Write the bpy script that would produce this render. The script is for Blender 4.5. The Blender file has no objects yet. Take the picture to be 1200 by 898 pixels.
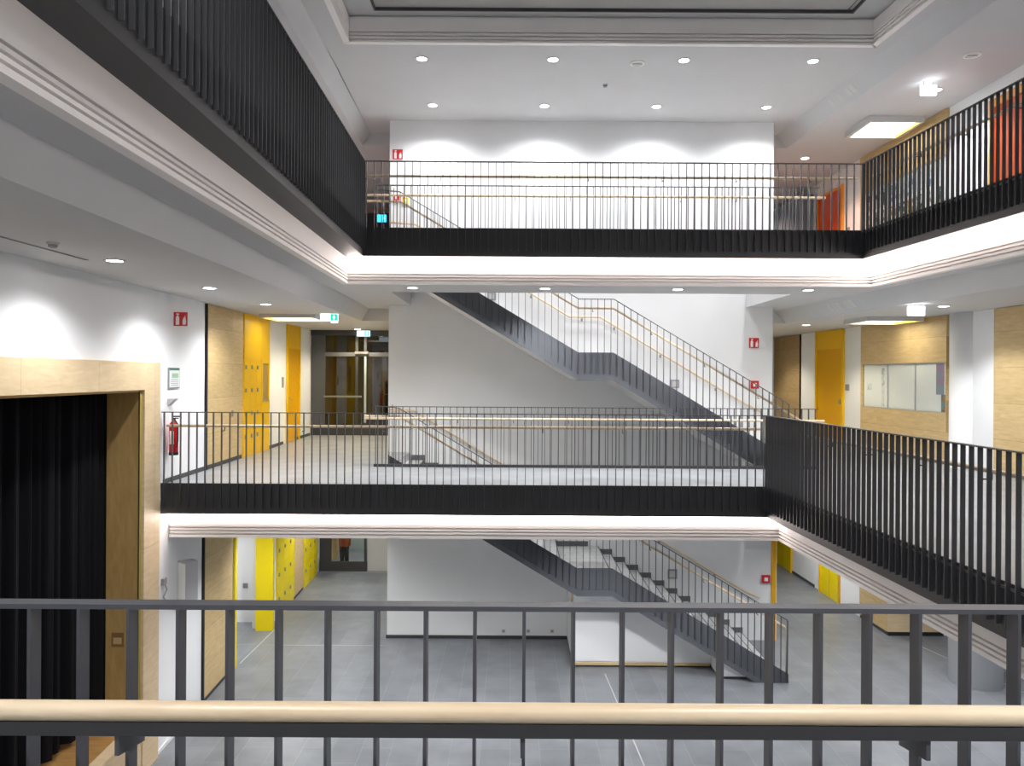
import bpy, math, random
from mathutils import Vector, Matrix
random.seed(7)
COL = bpy.context.scene.collection
SC = bpy.context.scene
EYE, F0, F1, F2 = 5.695, 0.0, 4.02, 8.04
FOC = 900.0
ROLL = 0.006

# ------------------------------------------------------------------ camera
cd = bpy.data.cameras.new('camera'); cam = bpy.data.objects.new('camera', cd); COL.objects.link(cam)
cd.sensor_width = 36; cd.lens = 36*FOC/1200; cd.shift_y = -9/1200; cd.clip_start = .05
cam.location = (0, 0, EYE)
cam.rotation_euler = (Matrix.Rotation(-ROLL, 3, 'Y') @ Matrix.Rotation(math.pi/2, 3, 'X')).to_euler()
SC.camera = cam

# ------------------------------------------------------------------ materials
def mat(name, col, rough=.6, metal=0., spec=.5, emit=None, strength=0., coat=0.):
    m = bpy.data.materials.new(name); m.use_nodes = True
    b = m.node_tree.nodes['Principled BSDF']
    b.inputs['Base Color'].default_value = (*col, 1)
    b.inputs['Roughness'].default_value = rough; b.inputs['Metallic'].default_value = metal
    b.inputs['Specular IOR Level'].default_value = spec
    b.inputs['Coat Weight'].default_value = coat
    if emit: b.inputs['Emission Color'].default_value = (*emit, 1); b.inputs['Emission Strength'].default_value = strength
    # faint tonal variation, so that no surface is a flat colour
    nt = m.node_tree
    if not emit:
        tc = nt.nodes.new('ShaderNodeTexCoord'); n = nt.nodes.new('ShaderNodeTexNoise'); n.inputs['Scale'].default_value = 1.7
        mx = nt.nodes.new('ShaderNodeMix'); mx.data_type = 'RGBA'
        mx.inputs[6].default_value = (*[c*.965 for c in col], 1); mx.inputs[7].default_value = (*[min(1, c*1.03) for c in col], 1)
        nt.links.new(tc.outputs['Object'], n.inputs['Vector']); nt.links.new(n.outputs[0], mx.inputs[0]); nt.links.new(mx.outputs[2], b.inputs['Base Color'])
    return m

def wood(name, c1, c2, scale=(1, 1, 1), rough=.45, panel=None):
    m = mat(name, c1, rough); nt = m.node_tree; b = nt.nodes['Principled BSDF']
    tc = nt.nodes.new('ShaderNodeTexCoord'); mp = nt.nodes.new('ShaderNodeMapping'); mp.inputs['Scale'].default_value = scale
    n = nt.nodes.new('ShaderNodeTexNoise'); n.inputs['Scale'].default_value = 3; n.inputs['Detail'].default_value = 6; n.inputs['Distortion'].default_value = .6
    r = nt.nodes.new('ShaderNodeValToRGB'); r.color_ramp.elements[0].position = .3; r.color_ramp.elements[1].position = .72
    r.color_ramp.elements[0].color = (*c1, 1); r.color_ramp.elements[1].color = (*c2, 1)
    nt.links.new(tc.outputs['Object'], mp.inputs[0]); nt.links.new(mp.outputs[0], n.inputs['Vector']); nt.links.new(n.outputs[0], r.inputs[0])
    out = r.outputs[0]
    if panel:   # veneer sheets: every sheet a little lighter or darker, thin joints
        br = nt.nodes.new('ShaderNodeTexBrick'); mp2 = nt.nodes.new('ShaderNodeCombineXYZ'); sx = nt.nodes.new('ShaderNodeSeparateXYZ')
        nt.links.new(tc.outputs['Object'], sx.inputs[0]); nt.links.new(sx.outputs[1], mp2.inputs[0]); nt.links.new(sx.outputs[2], mp2.inputs[1])
        br.inputs['Color1'].default_value = (1, 1, 1, 1); br.inputs['Color2'].default_value = (.86, .86, .84, 1); br.inputs['Mortar'].default_value = (.6, .55, .5, 1)
        br.inputs['Brick Width'].default_value = panel[0]; br.inputs['Row Height'].default_value = panel[1]; br.inputs['Mortar Size'].default_value = .003; br.inputs['Scale'].default_value = 1
        br.offset = .5
        nt.links.new(mp2.outputs[0], br.inputs[0])
        mx = nt.nodes.new('ShaderNodeMix'); mx.data_type = 'RGBA'; mx.blend_type = 'MULTIPLY'; mx.inputs[0].default_value = 1
        nt.links.new(out, mx.inputs[6]); nt.links.new(br.outputs[0], mx.inputs[7]); out = mx.outputs[2]
    nt.links.new(out, b.inputs['Base Color'])
    return m

def tiles(name, c1, c2, mort, w, h, rough=.35, rot=0., msize=.006):
    m = mat(name, c1, rough); nt = m.node_tree; b = nt.nodes['Principled BSDF']
    tc = nt.nodes.new('ShaderNodeTexCoord'); mp = nt.nodes.new('ShaderNodeMapping'); mp.inputs['Rotation'].default_value = (0, 0, rot)
    br = nt.nodes.new('ShaderNodeTexBrick'); br.inputs['Scale'].default_value = 1; br.offset = .5
    br.inputs['Color1'].default_value = (*c1, 1); br.inputs['Color2'].default_value = (*c2, 1); br.inputs['Mortar'].default_value = (*mort, 1)
    br.inputs['Brick Width'].default_value = w; br.inputs['Row Height'].default_value = h; br.inputs['Mortar Size'].default_value = msize
    nt.links.new(tc.outputs['Object'], mp.inputs[0]); nt.links.new(mp.outputs[0], br.inputs[0])
    n = nt.nodes.new('ShaderNodeTexNoise'); n.inputs['Scale'].default_value = 2.2; n.inputs['Detail'].default_value = 5
    nt.links.new(tc.outputs['Object'], n.inputs['Vector'])
    mx = nt.nodes.new('ShaderNodeMix'); mx.data_type = 'RGBA'; mx.blend_type = 'OVERLAY'; mx.inputs[0].default_value = .35
    nt.links.new(br.outputs[0], mx.inputs[6]); nt.links.new(n.outputs[0], mx.inputs[7]); nt.links.new(mx.outputs[2], b.inputs['Base Color'])
    return m

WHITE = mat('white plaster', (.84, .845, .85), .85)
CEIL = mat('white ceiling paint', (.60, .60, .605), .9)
TRIMW = mat('off white trim', (.90, .865, .84), .6)
STEEL = mat('anthracite painted steel', (.052, .052, .056), .42, .0, .5)
STEELF = mat('anthracite fascia steel', (.038, .038, .040), .5, .0, .4)
STEELN = mat('slate grey painted steel', (.068, .070, .082), .42, .0, .5)
STEELB = mat('slate blue grey stair steel', (.098, .104, .118), .5, .0, .4)
BEECH = wood('beech handrail', (.68, .52, .34), (.80, .66, .47), (.6, 9, 9), .38)
MAPLE = wood('maple veneer', (.58, .41, .19), (.70, .52, .27), (1.2, 1.2, 7), .5, (2.6, .62, (math.pi/2, 0, math.pi/2)))
MAPLED = wood('brown maple veneer', (.42, .29, .14), (.52, .37, .19), (1.2, 1.2, 7), .5, (2.6, .62, (math.pi/2, 0, math.pi/2)))
MAPLEF = wood('maple stage frame', (.66, .50, .30), (.76, .60, .38), (1.2, 1.2, 6), .5, (1.6, 3.2, (math.pi/2, 0, math.pi/2)))
REVEAL = wood('golden veneer reveal', (.46, .29, .10), (.56, .37, .14), (5, 1, 1.2), .5)
STAGEW = wood('stage parquet', (.36, .19, .06), (.48, .27, .09), (1, 6, 1), .35)
YEL = mat('yellow laminate', (.90, .53, .0), .4)
YELD = mat('deep yellow door', (.82, .42, .0), .42)
LEMON = mat('lemon yellow laminate', (.84, .66, .0), .4)
ORA = mat('orange red door', (.62, .07, .0), .4)
ORAE = mat('orange edge', (.85, .33, .02), .4)
GREYL = mat('blue grey locker steel', (.19, .24, .30), .45, .0)
BLACK = mat('black fittings and gap shade', (.012, .012, .014), .8)  # for black fittings and for shade painted into gaps
CURT = mat('black velvet', (.006, .006, .008), .95, 0, .15)
GREY = mat('mid grey metal', (.32, .32, .34), .4, .3)
LGREY = mat('light grey enamel', (.62, .62, .60), .5)
CHROME = mat('brushed steel', (.6, .6, .62), .3, .9)
RED = mat('signal red', (.60, .015, .02), .4)
SIGNW = mat('sign white', (.85, .85, .80), .5)
PAPER = mat('paper', (.80, .83, .82), .7)
STEP = tiles('pale grey stone tread', (.55, .56, .56), (.60, .60, .61), (.4, .4, .4), .6, .3, .5)
RISER = mat('dark grey stone riser', (.13, .135, .14), .6)
FL0 = tiles('slate grey ground tiles', (.17, .18, .195), (.20, .21, .225), (.235, .245, .255), .9, .45, .38, math.pi/2, .006)
FL1 = tiles('grey linoleum floor', (.33, .345, .36), (.345, .36, .375), (.31, .325, .34), 4, 4, .35, 0, .002)
JOINT = mat('pale expansion joint', (.48, .48, .46), .5)
def emis(name, col, s):
    m = bpy.data.materials.new(name); m.use_nodes = True; nt = m.node_tree; nt.nodes.clear()
    e = nt.nodes.new('ShaderNodeEmission'); o = nt.nodes.new('ShaderNodeOutputMaterial'); e.inputs[0].default_value = (*col, 1); e.inputs[1].default_value = s
    nt.links.new(e.outputs[0], o.inputs[0]); return m
E_COVE = emis('cove led diffuser', (1., .87, .82), 4.6)
E_COVE1 = emis('thin cove led diffuser', (1., .87, .83), 4.2)
E_LAMP = emis('downlight lens', (.95, .97, 1.), 12)
E_PANEL = emis('warm light panel', (1., .93, .74), 2.0)
E_SIGN = emis('backlit white sign', (.9, .95, 1.), 2.2)
E_SIGN1 = emis('backlit white panel', (.8, .95, 1.), .6)
E_GREEN = emis('backlit green panel', (0., .50, .25), .5)
E_BLUE = emis('backlit blue panel', (.05, .55, .9), .55)
def glass(name, col, rough=.02, alpha=.25):
    m = bpy.data.materials.new(name); m.use_nodes = True; nt = m.node_tree; nt.nodes.clear()
    o = nt.nodes.new('ShaderNodeOutputMaterial'); t = nt.nodes.new('ShaderNodeBsdfTransparent'); g = nt.nodes.new('ShaderNodeBsdfGlossy'); mx = nt.nodes.new('ShaderNodeMixShader')
    t.inputs[0].default_value = (*col, 1); g.inputs['Roughness'].default_value = rough; mx.inputs[0].default_value = alpha
    nt.links.new(t.outputs[0], mx.inputs[1]); nt.links.new(g.outputs[0], mx.inputs[2]); nt.links.new(mx.outputs[0], o.inputs[0]); return m
GLASS = glass('smoked glass', (.30, .31, .30), .02, .08)
CLEAR = glass('clear glass', (.97, .98, .975), .02, .04)

# ------------------------------------------------------------------ mesh helpers
class MB:
    def __init__(s): s.v = []; s.f = []; s.m = []
    def add(s, vs, fs, mi=0):
        o = len(s.v); s.v += [tuple(v) for v in vs]
        for f in fs: s.f.append([o+i for i in f]); s.m.append(mi)
        return s
    def box(s, x0, x1, y0, y1, z0, z1, mi=0):
        x0, x1 = min(x0, x1), max(x0, x1); y0, y1 = min(y0, y1), max(y0, y1); z0, z1 = min(z0, z1), max(z0, z1)
        return s.add([(x, y, z) for z in (z0, z1) for y in (y0, y1) for x in (x0, x1)],
                     [(0, 2, 3, 1), (4, 5, 7, 6), (0, 1, 5, 4), (2, 6, 7, 3), (0, 4, 6, 2), (1, 3, 7, 5)], mi)
    def hexa(s, a, b, mi=0):      # a, b: two quads (4 points each) joined into a solid
        return s.add(list(a)+list(b), [(3, 2, 1, 0), (4, 5, 6, 7), (0, 1, 5, 4), (1, 2, 6, 5), (2, 3, 7, 6), (3, 0, 4, 7)], mi)
    def prism(s, poly, z0, z1, mi=0):   # poly in x,y
        n = len(poly)
        a = sum(poly[i][0]*poly[(i+1) % n][1]-poly[(i+1) % n][0]*poly[i][1] for i in range(n))
        if a < 0: poly = poly[::-1]
        return s.add([(x, y, z0) for x, y in poly]+[(x, y, z1) for x, y in poly],
                     [tuple(range(n))[::-1], tuple(range(n, 2*n))]+[(i, (i+1) % n, n+(i+1) % n, n+i) for i in range(n)], mi)
    def xprism(s, poly, y0, y1, mi=0):  # poly in x,z extruded along y
        n = len(poly)
        a = sum(poly[i][0]*poly[(i+1) % n][1]-poly[(i+1) % n][0]*poly[i][1] for i in range(n))
        if a < 0: poly = poly[::-1]
        return s.add([(x, y0, z) for x, z in poly]+[(x, y1, z) for x, z in poly],
                     [tuple(range(n)), tuple(range(n, 2*n))[::-1]]+[(n+i, n+(i+1) % n, (i+1) % n, i) for i in range(n)], mi)
    def loft(s, rings, mi=0, closed=True, cap=True):
        n = len(rings[0]); o = len(s.v)
        for r in rings: s.v += [tuple(p) for p in r]
        for k in range(len(rings)-1):
            for i in range(n if closed else n-1):
                j = (i+1) % n
                s.f.append([o+k*n+i, o+k*n+j, o+(k+1)*n+j, o+(k+1)*n+i]); s.m.append(mi)
        if cap and closed:
            s.f.append([o+i for i in range(n)][::-1]); s.m.append(mi)
            s.f.append([o+(len(rings)-1)*n+i for i in range(n)]); s.m.append(mi)
        return s
    def tube(s, pts, r, n=12, mi=0):
        pts = [Vector(p) for p in pts]; rings = []
        for i, p in enumerate(pts):
            d0 = (p-pts[i-1]).normalized() if i else (pts[1]-p).normalized()
            d1 = (pts[i+1]-p).normalized() if i < len(pts)-1 else d0
            t = (d0+d1).normalized()
            up = Vector((0, 0, 1)) if abs(t.z) < .9 else Vector((0, 1, 0))
            a = t.cross(up).normalized(); b = a.cross(t).normalized()
            rr = r/max(.5, t.dot(d0)) if False else r
            rings.append([p+a*rr*math.cos(2*math.pi*k/n)+b*rr*math.sin(2*math.pi*k/n) for k in range(n)])
        return s.loft(rings, mi)
    def disc(s, c, r, z0, z1, n=24, mi=0):
        return s.prism([(c[0]+r*math.cos(2*math.pi*k/n), c[1]+r*math.sin(2*math.pi*k/n)) for k in range(n)], z0, z1, mi)
    def ring(s, c, r0, r1, z0, z1, n=24, mi=0):
        rs = []
        for (r, z) in ((r0, z0), (r1, z0), (r1, z1), (r0, z1), (r0, z0)):
            rs.append([(c[0]+r*math.cos(2*math.pi*k/n), c[1]+r*math.sin(2*math.pi*k/n), z) for k in range(n)])
        return s.loft(rs, mi, True, False)
    def build(s, name, mats, parent=None, loc=None, smooth=False, world=True):
        me = bpy.data.meshes.new(name); o = bpy.data.objects.new(name, me); COL.objects.link(o)
        if not isinstance(mats, (list, tuple)): mats = [mats]
        for m in mats: me.materials.append(m)
        base = Vector((0, 0, 0))
        if parent is not None:
            o.parent = parent
            p = parent
            while p is not None: base = base+p.location; p = p.parent
        if loc is not None: loc = Vector(loc); o.location = loc - base if world else loc; org = loc if world else Vector((0, 0, 0))
        else: org = base
        vs = [tuple(Vector(v)-org) for v in s.v] if world else s.v
        me.from_pydata(vs, [], s.f); me.polygons.foreach_set('material_index', s.m)
        if smooth: me.polygons.foreach_set('use_smooth', [True]*len(me.polygons))
        me.update(); return o

def tag(o, label, cat, group=None, kind=None):
    o['label'] = label; o['category'] = cat
    if group: o['group'] = group
    if kind: o['kind'] = kind
    return o
def thing(name, label, cat, loc, group=None):
    o = bpy.data.objects.new(name, None); COL.objects.link(o); o.location = loc; o.empty_display_size = .1
    return tag(o, label, cat, group)
def struct(name, mb, m, label=None):
    o = mb.build(name, m); o['kind'] = 'structure'
    return o
def dup(o, parent=None, loc=None, label=None):
    c = o.copy(); COL.objects.link(c)
    if parent is not None: c.parent = parent
    if loc is not None: c.location = loc
    if label: c['label'] = label
    for ch in [k for k in KIDS.get(o.name, [])]:
        d = ch.copy(); COL.objects.link(d); d.parent = c
        for g in KIDS.get(ch.name, []):
            e = g.copy(); COL.objects.link(e); e.parent = d
    return c
KIDS = {}
def kids(o):   # remember a prototype's children once (obj.children is slow in a loop)
    KIDS[o.name] = list(o.children)
    for c in o.children: KIDS[c.name] = list(c.children)
    return o

# pixel helpers: a column/row of the photograph at a real depth (metres in front of the camera)
def WP(x, y, Z):
    u = (x-600)-ROLL*(440-y); v = (440-y)+ROLL*(x-600)
    return Vector((u*Z/FOC, Z, EYE+v*Z/FOC))
def XL(Z): return -5.27-.028*(Z-11.77)          # face of the left wall
def XR(Z): return 8.45-.03*(Z-13.5)             # face of the right wall
def ZonL(x, z=EYE):                              # depth at which the left wall is met at column x
    u = (x-600)-ROLL*0
    return (-5.27+.028*11.77)/(u/FOC+.028)
def ZonR(x):
    u = x-600
    return (8.45+.03*13.5)/(u/FOC+.03)
def wbox(mb, side, Z0, Z1, z0, z1, d0, d1, mi=0):   # a box lying along a side wall, d = distance out of the wall into the room
    f = XL if side == 'L' else XR; s = 1 if side == 'L' else -1
    a = [(f(Z0)+s*d0, Z0, z0), (f(Z1)+s*d0, Z1, z0), (f(Z1)+s*d0, Z1, z1), (f(Z0)+s*d0, Z0, z1)]
    b = [(f(Z0)+s*d1, Z0, z0), (f(Z1)+s*d1, Z1, z0), (f(Z1)+s*d1, Z1, z1), (f(Z0)+s*d1, Z0, z1)]
    if s < 0: a, b = b, a
    return mb.hexa(a, b, mi)

# ------------------------------------------------------------------ void edges
VL = lambda Z: -2.42-.019*(Z-12.4)     # upper floor, left edge of the void
VR = lambda Z: 5.65-.061*(Z-12.4)      # upper floor, right edge
WR = lambda Z: 3.82-.034*(Z-11.55)     # middle floor, right edge
ZF = 1.91                               # edge of the gallery the camera stands on
ZB2, ZB1 = 12.4, 11.5                  # front edges of the two bridges
ZI = 13.95                             # stair opening
ZC = 16.6                              # core wall
SB = .30
# ---- ground floor
g = MB().box(-14, 16, -3.5, 34, -.12, 0); struct('floor_ground', g, FL0)
j = MB()
def strip(mb, p, q, w, z=.001, h=.003):
    p = Vector((*p, 0)); q = Vector((*q, 0)); n = (q-p).cross(Vector((0, 0, 1))).normalized()*w/2
    a = [p-n, p+n, q+n, q-n]
    return mb.hexa([(v.x, v.y, z) for v in a], [(v.x, v.y, z+h) for v in a])
def GP(x, y):   # point of the photograph on the ground floor
    v = (440-y)+ROLL*(x-600); Z = -EYE*FOC/v; u = (x-600)-ROLL*(440-y)
    return (u*Z/FOC, Z)
strip(j, GP(281, 778), GP(323, 737), .02); strip(j, GP(275, 756), GP(452, 757), .012)
strip(j, GP(709, 790), GP(755, 898), .02); strip(j, GP(405, 671), GP(454, 671), .03); strip(j, GP(1066, 752), GP(1200, 812), .02)
o = j.build('trim_joint', JOINT); o['kind'] = 'structure'

# ---- middle floor
def floor_piece(name, poly, F, ceil_to, mfl=FL1, inset=None):
    struct('floor_'+name, MB().prism(poly, F-.03, F), mfl)
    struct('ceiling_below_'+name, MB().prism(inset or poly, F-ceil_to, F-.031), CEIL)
XS0, XS1 = -2.2, 5.05     # stair opening in x
floor_piece('middle_bridge', [(XL(11.52), 11.52), (3.82, 11.52), (XR(11.52), 11.52), (XR(ZI), ZI), (XL(ZI), ZI)], F1, .845,
            inset=[(XL(11.9), 11.9), (4.25, 11.9), (XR(11.52), 11.9), (XR(ZI), ZI), (XL(ZI), ZI)])
floor_piece('middle_left', [(XL(ZI), ZI), (XS0, ZI), (XS0, ZC), (-2.67, ZC), (-2.67, 30), (XL(30), 30)], F1, .845)
floor_piece('middle_right', [(XS1, ZI), (XR(ZI), ZI), (XR(30), 30), (5.63, 30), (5.63, ZC), (XS1, ZC)], F1, .845)
floor_piece('middle_right_gallery', [(WR(11.52), 11.52), (WR(ZF), ZF), (9.2, ZF), (XR(11.52), 11.52)], F1, .845,
            inset=[(WR(11.9)+SB+.1, 11.9), (WR(ZF)+SB+.1, ZF), (9.2, ZF), (XR(11.52), 11.9)])
floor_piece('front_gallery', [(-5.6, -3.4), (9.2, -3.4), (9.2, ZF), (-4.99, ZF)], F1, .845)
# ---- upper floor
floor_piece('upper_bridge', [(VL(ZB2), ZB2+.02), (VR(ZB2), ZB2+.02), (VR(ZB2)+1, ZB2+.02), (VR(ZB2)+1, ZI), (VL(ZB2)-.76, ZI), (VL(ZB2)-.76, ZB2+.02)], F2, .845,
            inset=[(VL(ZB2)-.74, 12.8), (VR(ZB2)+.63, 12.8), (VR(ZB2)+.63, ZI), (VL(ZB2)-.74, ZI)])
def upper_side(side, F, ceil_mat=CEIL, roof=False):
    """gallery soffit: high strip at the void, a sloping step, then the lower ceiling to the wall; all closed by a drop face at Z=17.5"""
    s = -1 if side == 'left' else 1
    V = VL if side == 'left' else VR; Wl = XL if side == 'left' else XR
    core = -2.67 if side == 'left' else 5.63
    a, b = (.74, .92) if side == 'left' else (.63, .90)
    hi, lo = F-.845, F-1.125
    m = MB()
    Z0, Z1, Z2 = ZF-5.4, 17.5, 30
    def e(Z, d): return V(Z)+s*d
    # polygons: high strip
    zt = F-.032
    m.prism([(e(Z0, SB+.1), Z0), (e(12.8, SB+.1), 12.8), (e(12.8, a), 12.8), (e(Z0, a), Z0)], hi, zt)
    # sloping step
    def q(Z): return [(e(Z, a), Z, hi), (e(Z, b), Z, lo), (e(Z, b), Z, zt), (e(Z, a), Z, zt)]
    A, B = q(Z0), q(Z1)
    (m.hexa(A, B) if side == 'right' else m.hexa(B, A))
    # low part
    m.prism([(e(Z0, b), Z0), (e(Z1, b), Z1), (Wl(Z1), Z1), (Wl(Z0), Z0)], lo, zt)
    # strip between void side and core, up to the drop face
    xx = XS0 if side == 'left' else XS1
    m.prism([(e(12.7, a), ZI), (xx, ZI), (xx, ZC), (core, ZC), (core, Z1), (e(Z1, a), Z1)], hi, zt)
    m.prism([(Wl(Z1), Z1), (Wl(Z2), Z2), (core, Z2), (core, Z1)], lo, zt)
    return m
for sd in ('left', 'right'):
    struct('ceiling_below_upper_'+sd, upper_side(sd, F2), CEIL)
struct('floor_upper_left', MB().prism([(VL(ZF), -3.4), (VL(ZB2), ZB2), (VL(ZB2)-.76, ZB2), (VL(ZB2)-.76, ZI), (XS0, ZI), (XS0, ZC), (-2.67, ZC), (-2.67, 30), (XL(30), 30), (XL(-3.4), -3.4)], F2-.03, F2), FL1)
struct('floor_upper_right', MB().prism([(VR(-3.4), -3.4), (VR(ZB2), ZB2), (VR(ZB2)+1, ZB2), (VR(ZB2)+1, ZI), (XS1, ZI), (XS1, ZC), (5.63, ZC), (5.63, 30), (XR(30), 30), (XR(-3.4), -3.4)], F2-.03, F2), FL1)
# ---- roof
FR = EYE+5.5+.845      # so that FR-.845 is the ceiling at 5.5 m above the eye
roof = MB()
for sd in ('left', 'right'):
    mm = upper_side(sd, FR)
    struct('ceiling_'+sd, mm, CEIL)
struct('ceiling_bridge', MB().prism([(VL(ZB2)-.74, 12.8), (VR(ZB2)+.63, 12.8), (VR(ZB2)+.63, ZI), (VL(ZB2)-.74, ZI)], FR-.845, FR)
       .prism([(XS0, ZI), (XS1, ZI), (XS1, ZC+.2), (XS0, ZC+.2)], FR-.845, FR), CEIL)
ZR = EYE+5.95
sk = (-2.28, 5.52, 3.0, 12.5)   # rooflight
struct('ceiling_roof_recess', MB().box(-4, sk[0], -3.4, 13.2, ZR, ZR+.3).box(sk[1], 8, -3.4, 13.2, ZR, ZR+.3).box(sk[0], sk[1], sk[3], 13.2, ZR, ZR+.3).box(sk[0], sk[1], -3.4, sk[2], ZR, ZR+.3), CEIL)
rl = thing('rooflight', 'large dark-framed rooflight glazed in grey over the atrium', 'rooflight', (1.6, 7.7, ZR))
w = .03
MB().box(sk[0], sk[1], sk[3]-w, sk[3], ZR-.03, ZR+.05).box(sk[0], sk[1], sk[2], sk[2]+w, ZR-.03, ZR+.05).box(sk[0], sk[0]+w, sk[2]+w, sk[3]-w, ZR-.03, ZR+.05).box(sk[1]-w, sk[1], sk[2]+w, sk[3]-w, ZR-.03, ZR+.05).build('frame', STEEL, rl)
MB().box(sk[0]+w, sk[1]-w, sk[2]+w, sk[3]-w, ZR+.02, ZR+.05).build('pane', mat('frosted grey glazing', (.46, .45, .43), .5), rl)
m = MB()
for x in (sk[1]-.10,): m.box(x-.006, x+.006, sk[2]+w, sk[3]-w, ZR+.012, ZR+.02)
m.build('glazing_bar', STEEL, rl)

# ------------------------------------------------------------------ walls
T = .35
OZ0, OZ1, OZT = 2.6, 10.87, EYE-.237      # stage opening
wl = MB()
wbox(wl, 'L', -3.5, OZ0, 0, 12, -T, 0)
wbox(wl, 'L', OZ0, OZ1, OZT, 12, -T, 0)
wbox(wl, 'L', OZ1, 14.85, 0, 12, -T, 0)
wbox(wl, 'L', 14.85, 17.15, 2.9, 12, -T, 0)
wbox(wl, 'L', 17.15, 31, 0, 12, -T, 0)
struct('wall_left', wl, WHITE)
# side recess behind the ground floor opening
struct('wall_left_recess', MB().box(-9, XL(17)-T, 17.60, 17.8, 0, 3.2).box(-9, XL(15)-T, 14.6, 14.8, 0, 3.2).box(-9.2, -9, 14.6, 17.8, 0, 3.2).box(-9.2, XL(15)-T, 14.6, 17.8, 3.2, 3.3).box(XL(17)-T, XL(17)-.02, 17.6, 17.75, 0, 2.9), WHITE)
wr = MB()
wbox(wr, 'R', 16.96, 31, 0, 3.2, -T, 0); wbox(wr, 'R', -3.5, 31, 3.2, 12, -T, 0)
wr.box(XR(17)+.0, 15, 16.96, 17.3, 0, 3.2); wr.box(14.8, 15, -3.4, 17, 0, 3.2); wr.box(8.8, 15, -3.4, 17, 3.2, 3.4)
struct('wall_right', wr, WHITE)
struct('wall_front', MB().box(-9.4, 15, -3.6, -3.4, 0, 12.2), WHITE)
struct('wall_far', MB().box(-7, 9, 30, 30.3, 0, 12), WHITE)
struct('wall_core', MB().box(-2.67, 5.63, ZC, 24, 0, FR-.84), WHITE)
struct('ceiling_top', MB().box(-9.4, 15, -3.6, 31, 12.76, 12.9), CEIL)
def base(name, mb): o = mb.build(name, BLACK_B); o['kind'] = 'structure'
BLACK_B = mat('dark skirting', (.05, .05, .055), .5)
bs = MB()
bs.box(-2.69, 3.0, ZC-.015, ZC-.001, 0, .07); base('baseboard_core', bs)
bs = MB(); wbox(bs, 'L', 11.6, 13.3, F1, F1+.07, 0, .015); wbox(bs, 'L', 17.0, 18.3, F1, F1+.07, 0, .015); wbox(bs, 'L', 19.55, 21, F1, F1+.07, 0, .015); base('baseboard_left', bs)
bs = MB(); wbox(bs, 'R', 20.8, 22.6, 0, .07, 0, .015); wbox(bs, 'R', 18.55, 19.1, 0, .07, 0, .015); base('baseboard_right', bs)
bs = MB(); wbox(bs, 'L', 11.45, 13.2, 0, .06, 0, .02); o = bs.build('baseboard_left_white', WHITE); o['kind'] = 'structure'

# ------------------------------------------------------------------ edge trims, cove lights, balustrades
class Run:
    """a straight void edge from P to Q; n points to the void"""
    def __init__(s, P, Q, k0=1, k1=1):
        s.P = Vector((*P, 0)); s.Q = Vector((*Q, 0)); s.t = (s.Q-s.P).normalized(); s.L = (s.Q-s.P).length
        s.n = Vector((-s.t.y, s.t.x, 0)); s.k0 = k0; s.k1 = k1
        s.ang = math.atan2(s.t.y, s.t.x)
    def pt(s, a, d, z):     # a along, d away from the void (into the slab)
        p = s.P+s.t*a-s.n*d; return Vector((p.x, p.y, z))
    def sweep(s, mb, prof, mi=0, closed=True):
        r0 = [s.pt(-s.k0*d, d, z) for d, z in prof]; r1 = [s.pt(s.L+s.k1*d, d, z) for d, z in prof]
        return mb.loft([r0, r1], mi, closed, closed)
def rect(d0, d1, z0, z1): return [(d0, z0), (d1, z0), (d1, z1), (d0, z1)]

def edge_trim(name, run, F, ztop=-.61, zbot=-.845, gy=None):
    z0, z1 = F+zbot, F+ztop
    prof = [(SB, z0), (SB+.1, z0), (SB+.1, z1), (SB, z1)]
    gz = []
    for c in (.155, .105, .055) if gy is None else gy:
        gz += [(SB, z0+c+.011), (SB+.045, z0+c+.011), (SB+.045, z0+c-.011), (SB, z0+c-.011)]
    prof = [(SB, z0), (SB+.1, z0), (SB+.1, z1), (SB, z1)]+gz
    m = MB(); run.sweep(m, prof)
    return struct(name, m, TRIMW)
def trim_body(name, run, F):      # plaster of the slab edge behind the cove, up to the floor
    m = MB(); run.sweep(m, rect(SB+.06, SB+.2, F-(.55 if F == F1 else .61), F-.032)); return struct(name, m, WHITE)
def cove(label, run, F, m, hgt=.148):
    mb = MB(); run.sweep(mb, rect(SB-.05, SB+.05, F-hgt-.432, F-.432))
    return tag(mb.build('cove_light', m), label, 'light strip', 'continuous cove lights under the bridge edges')

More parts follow.
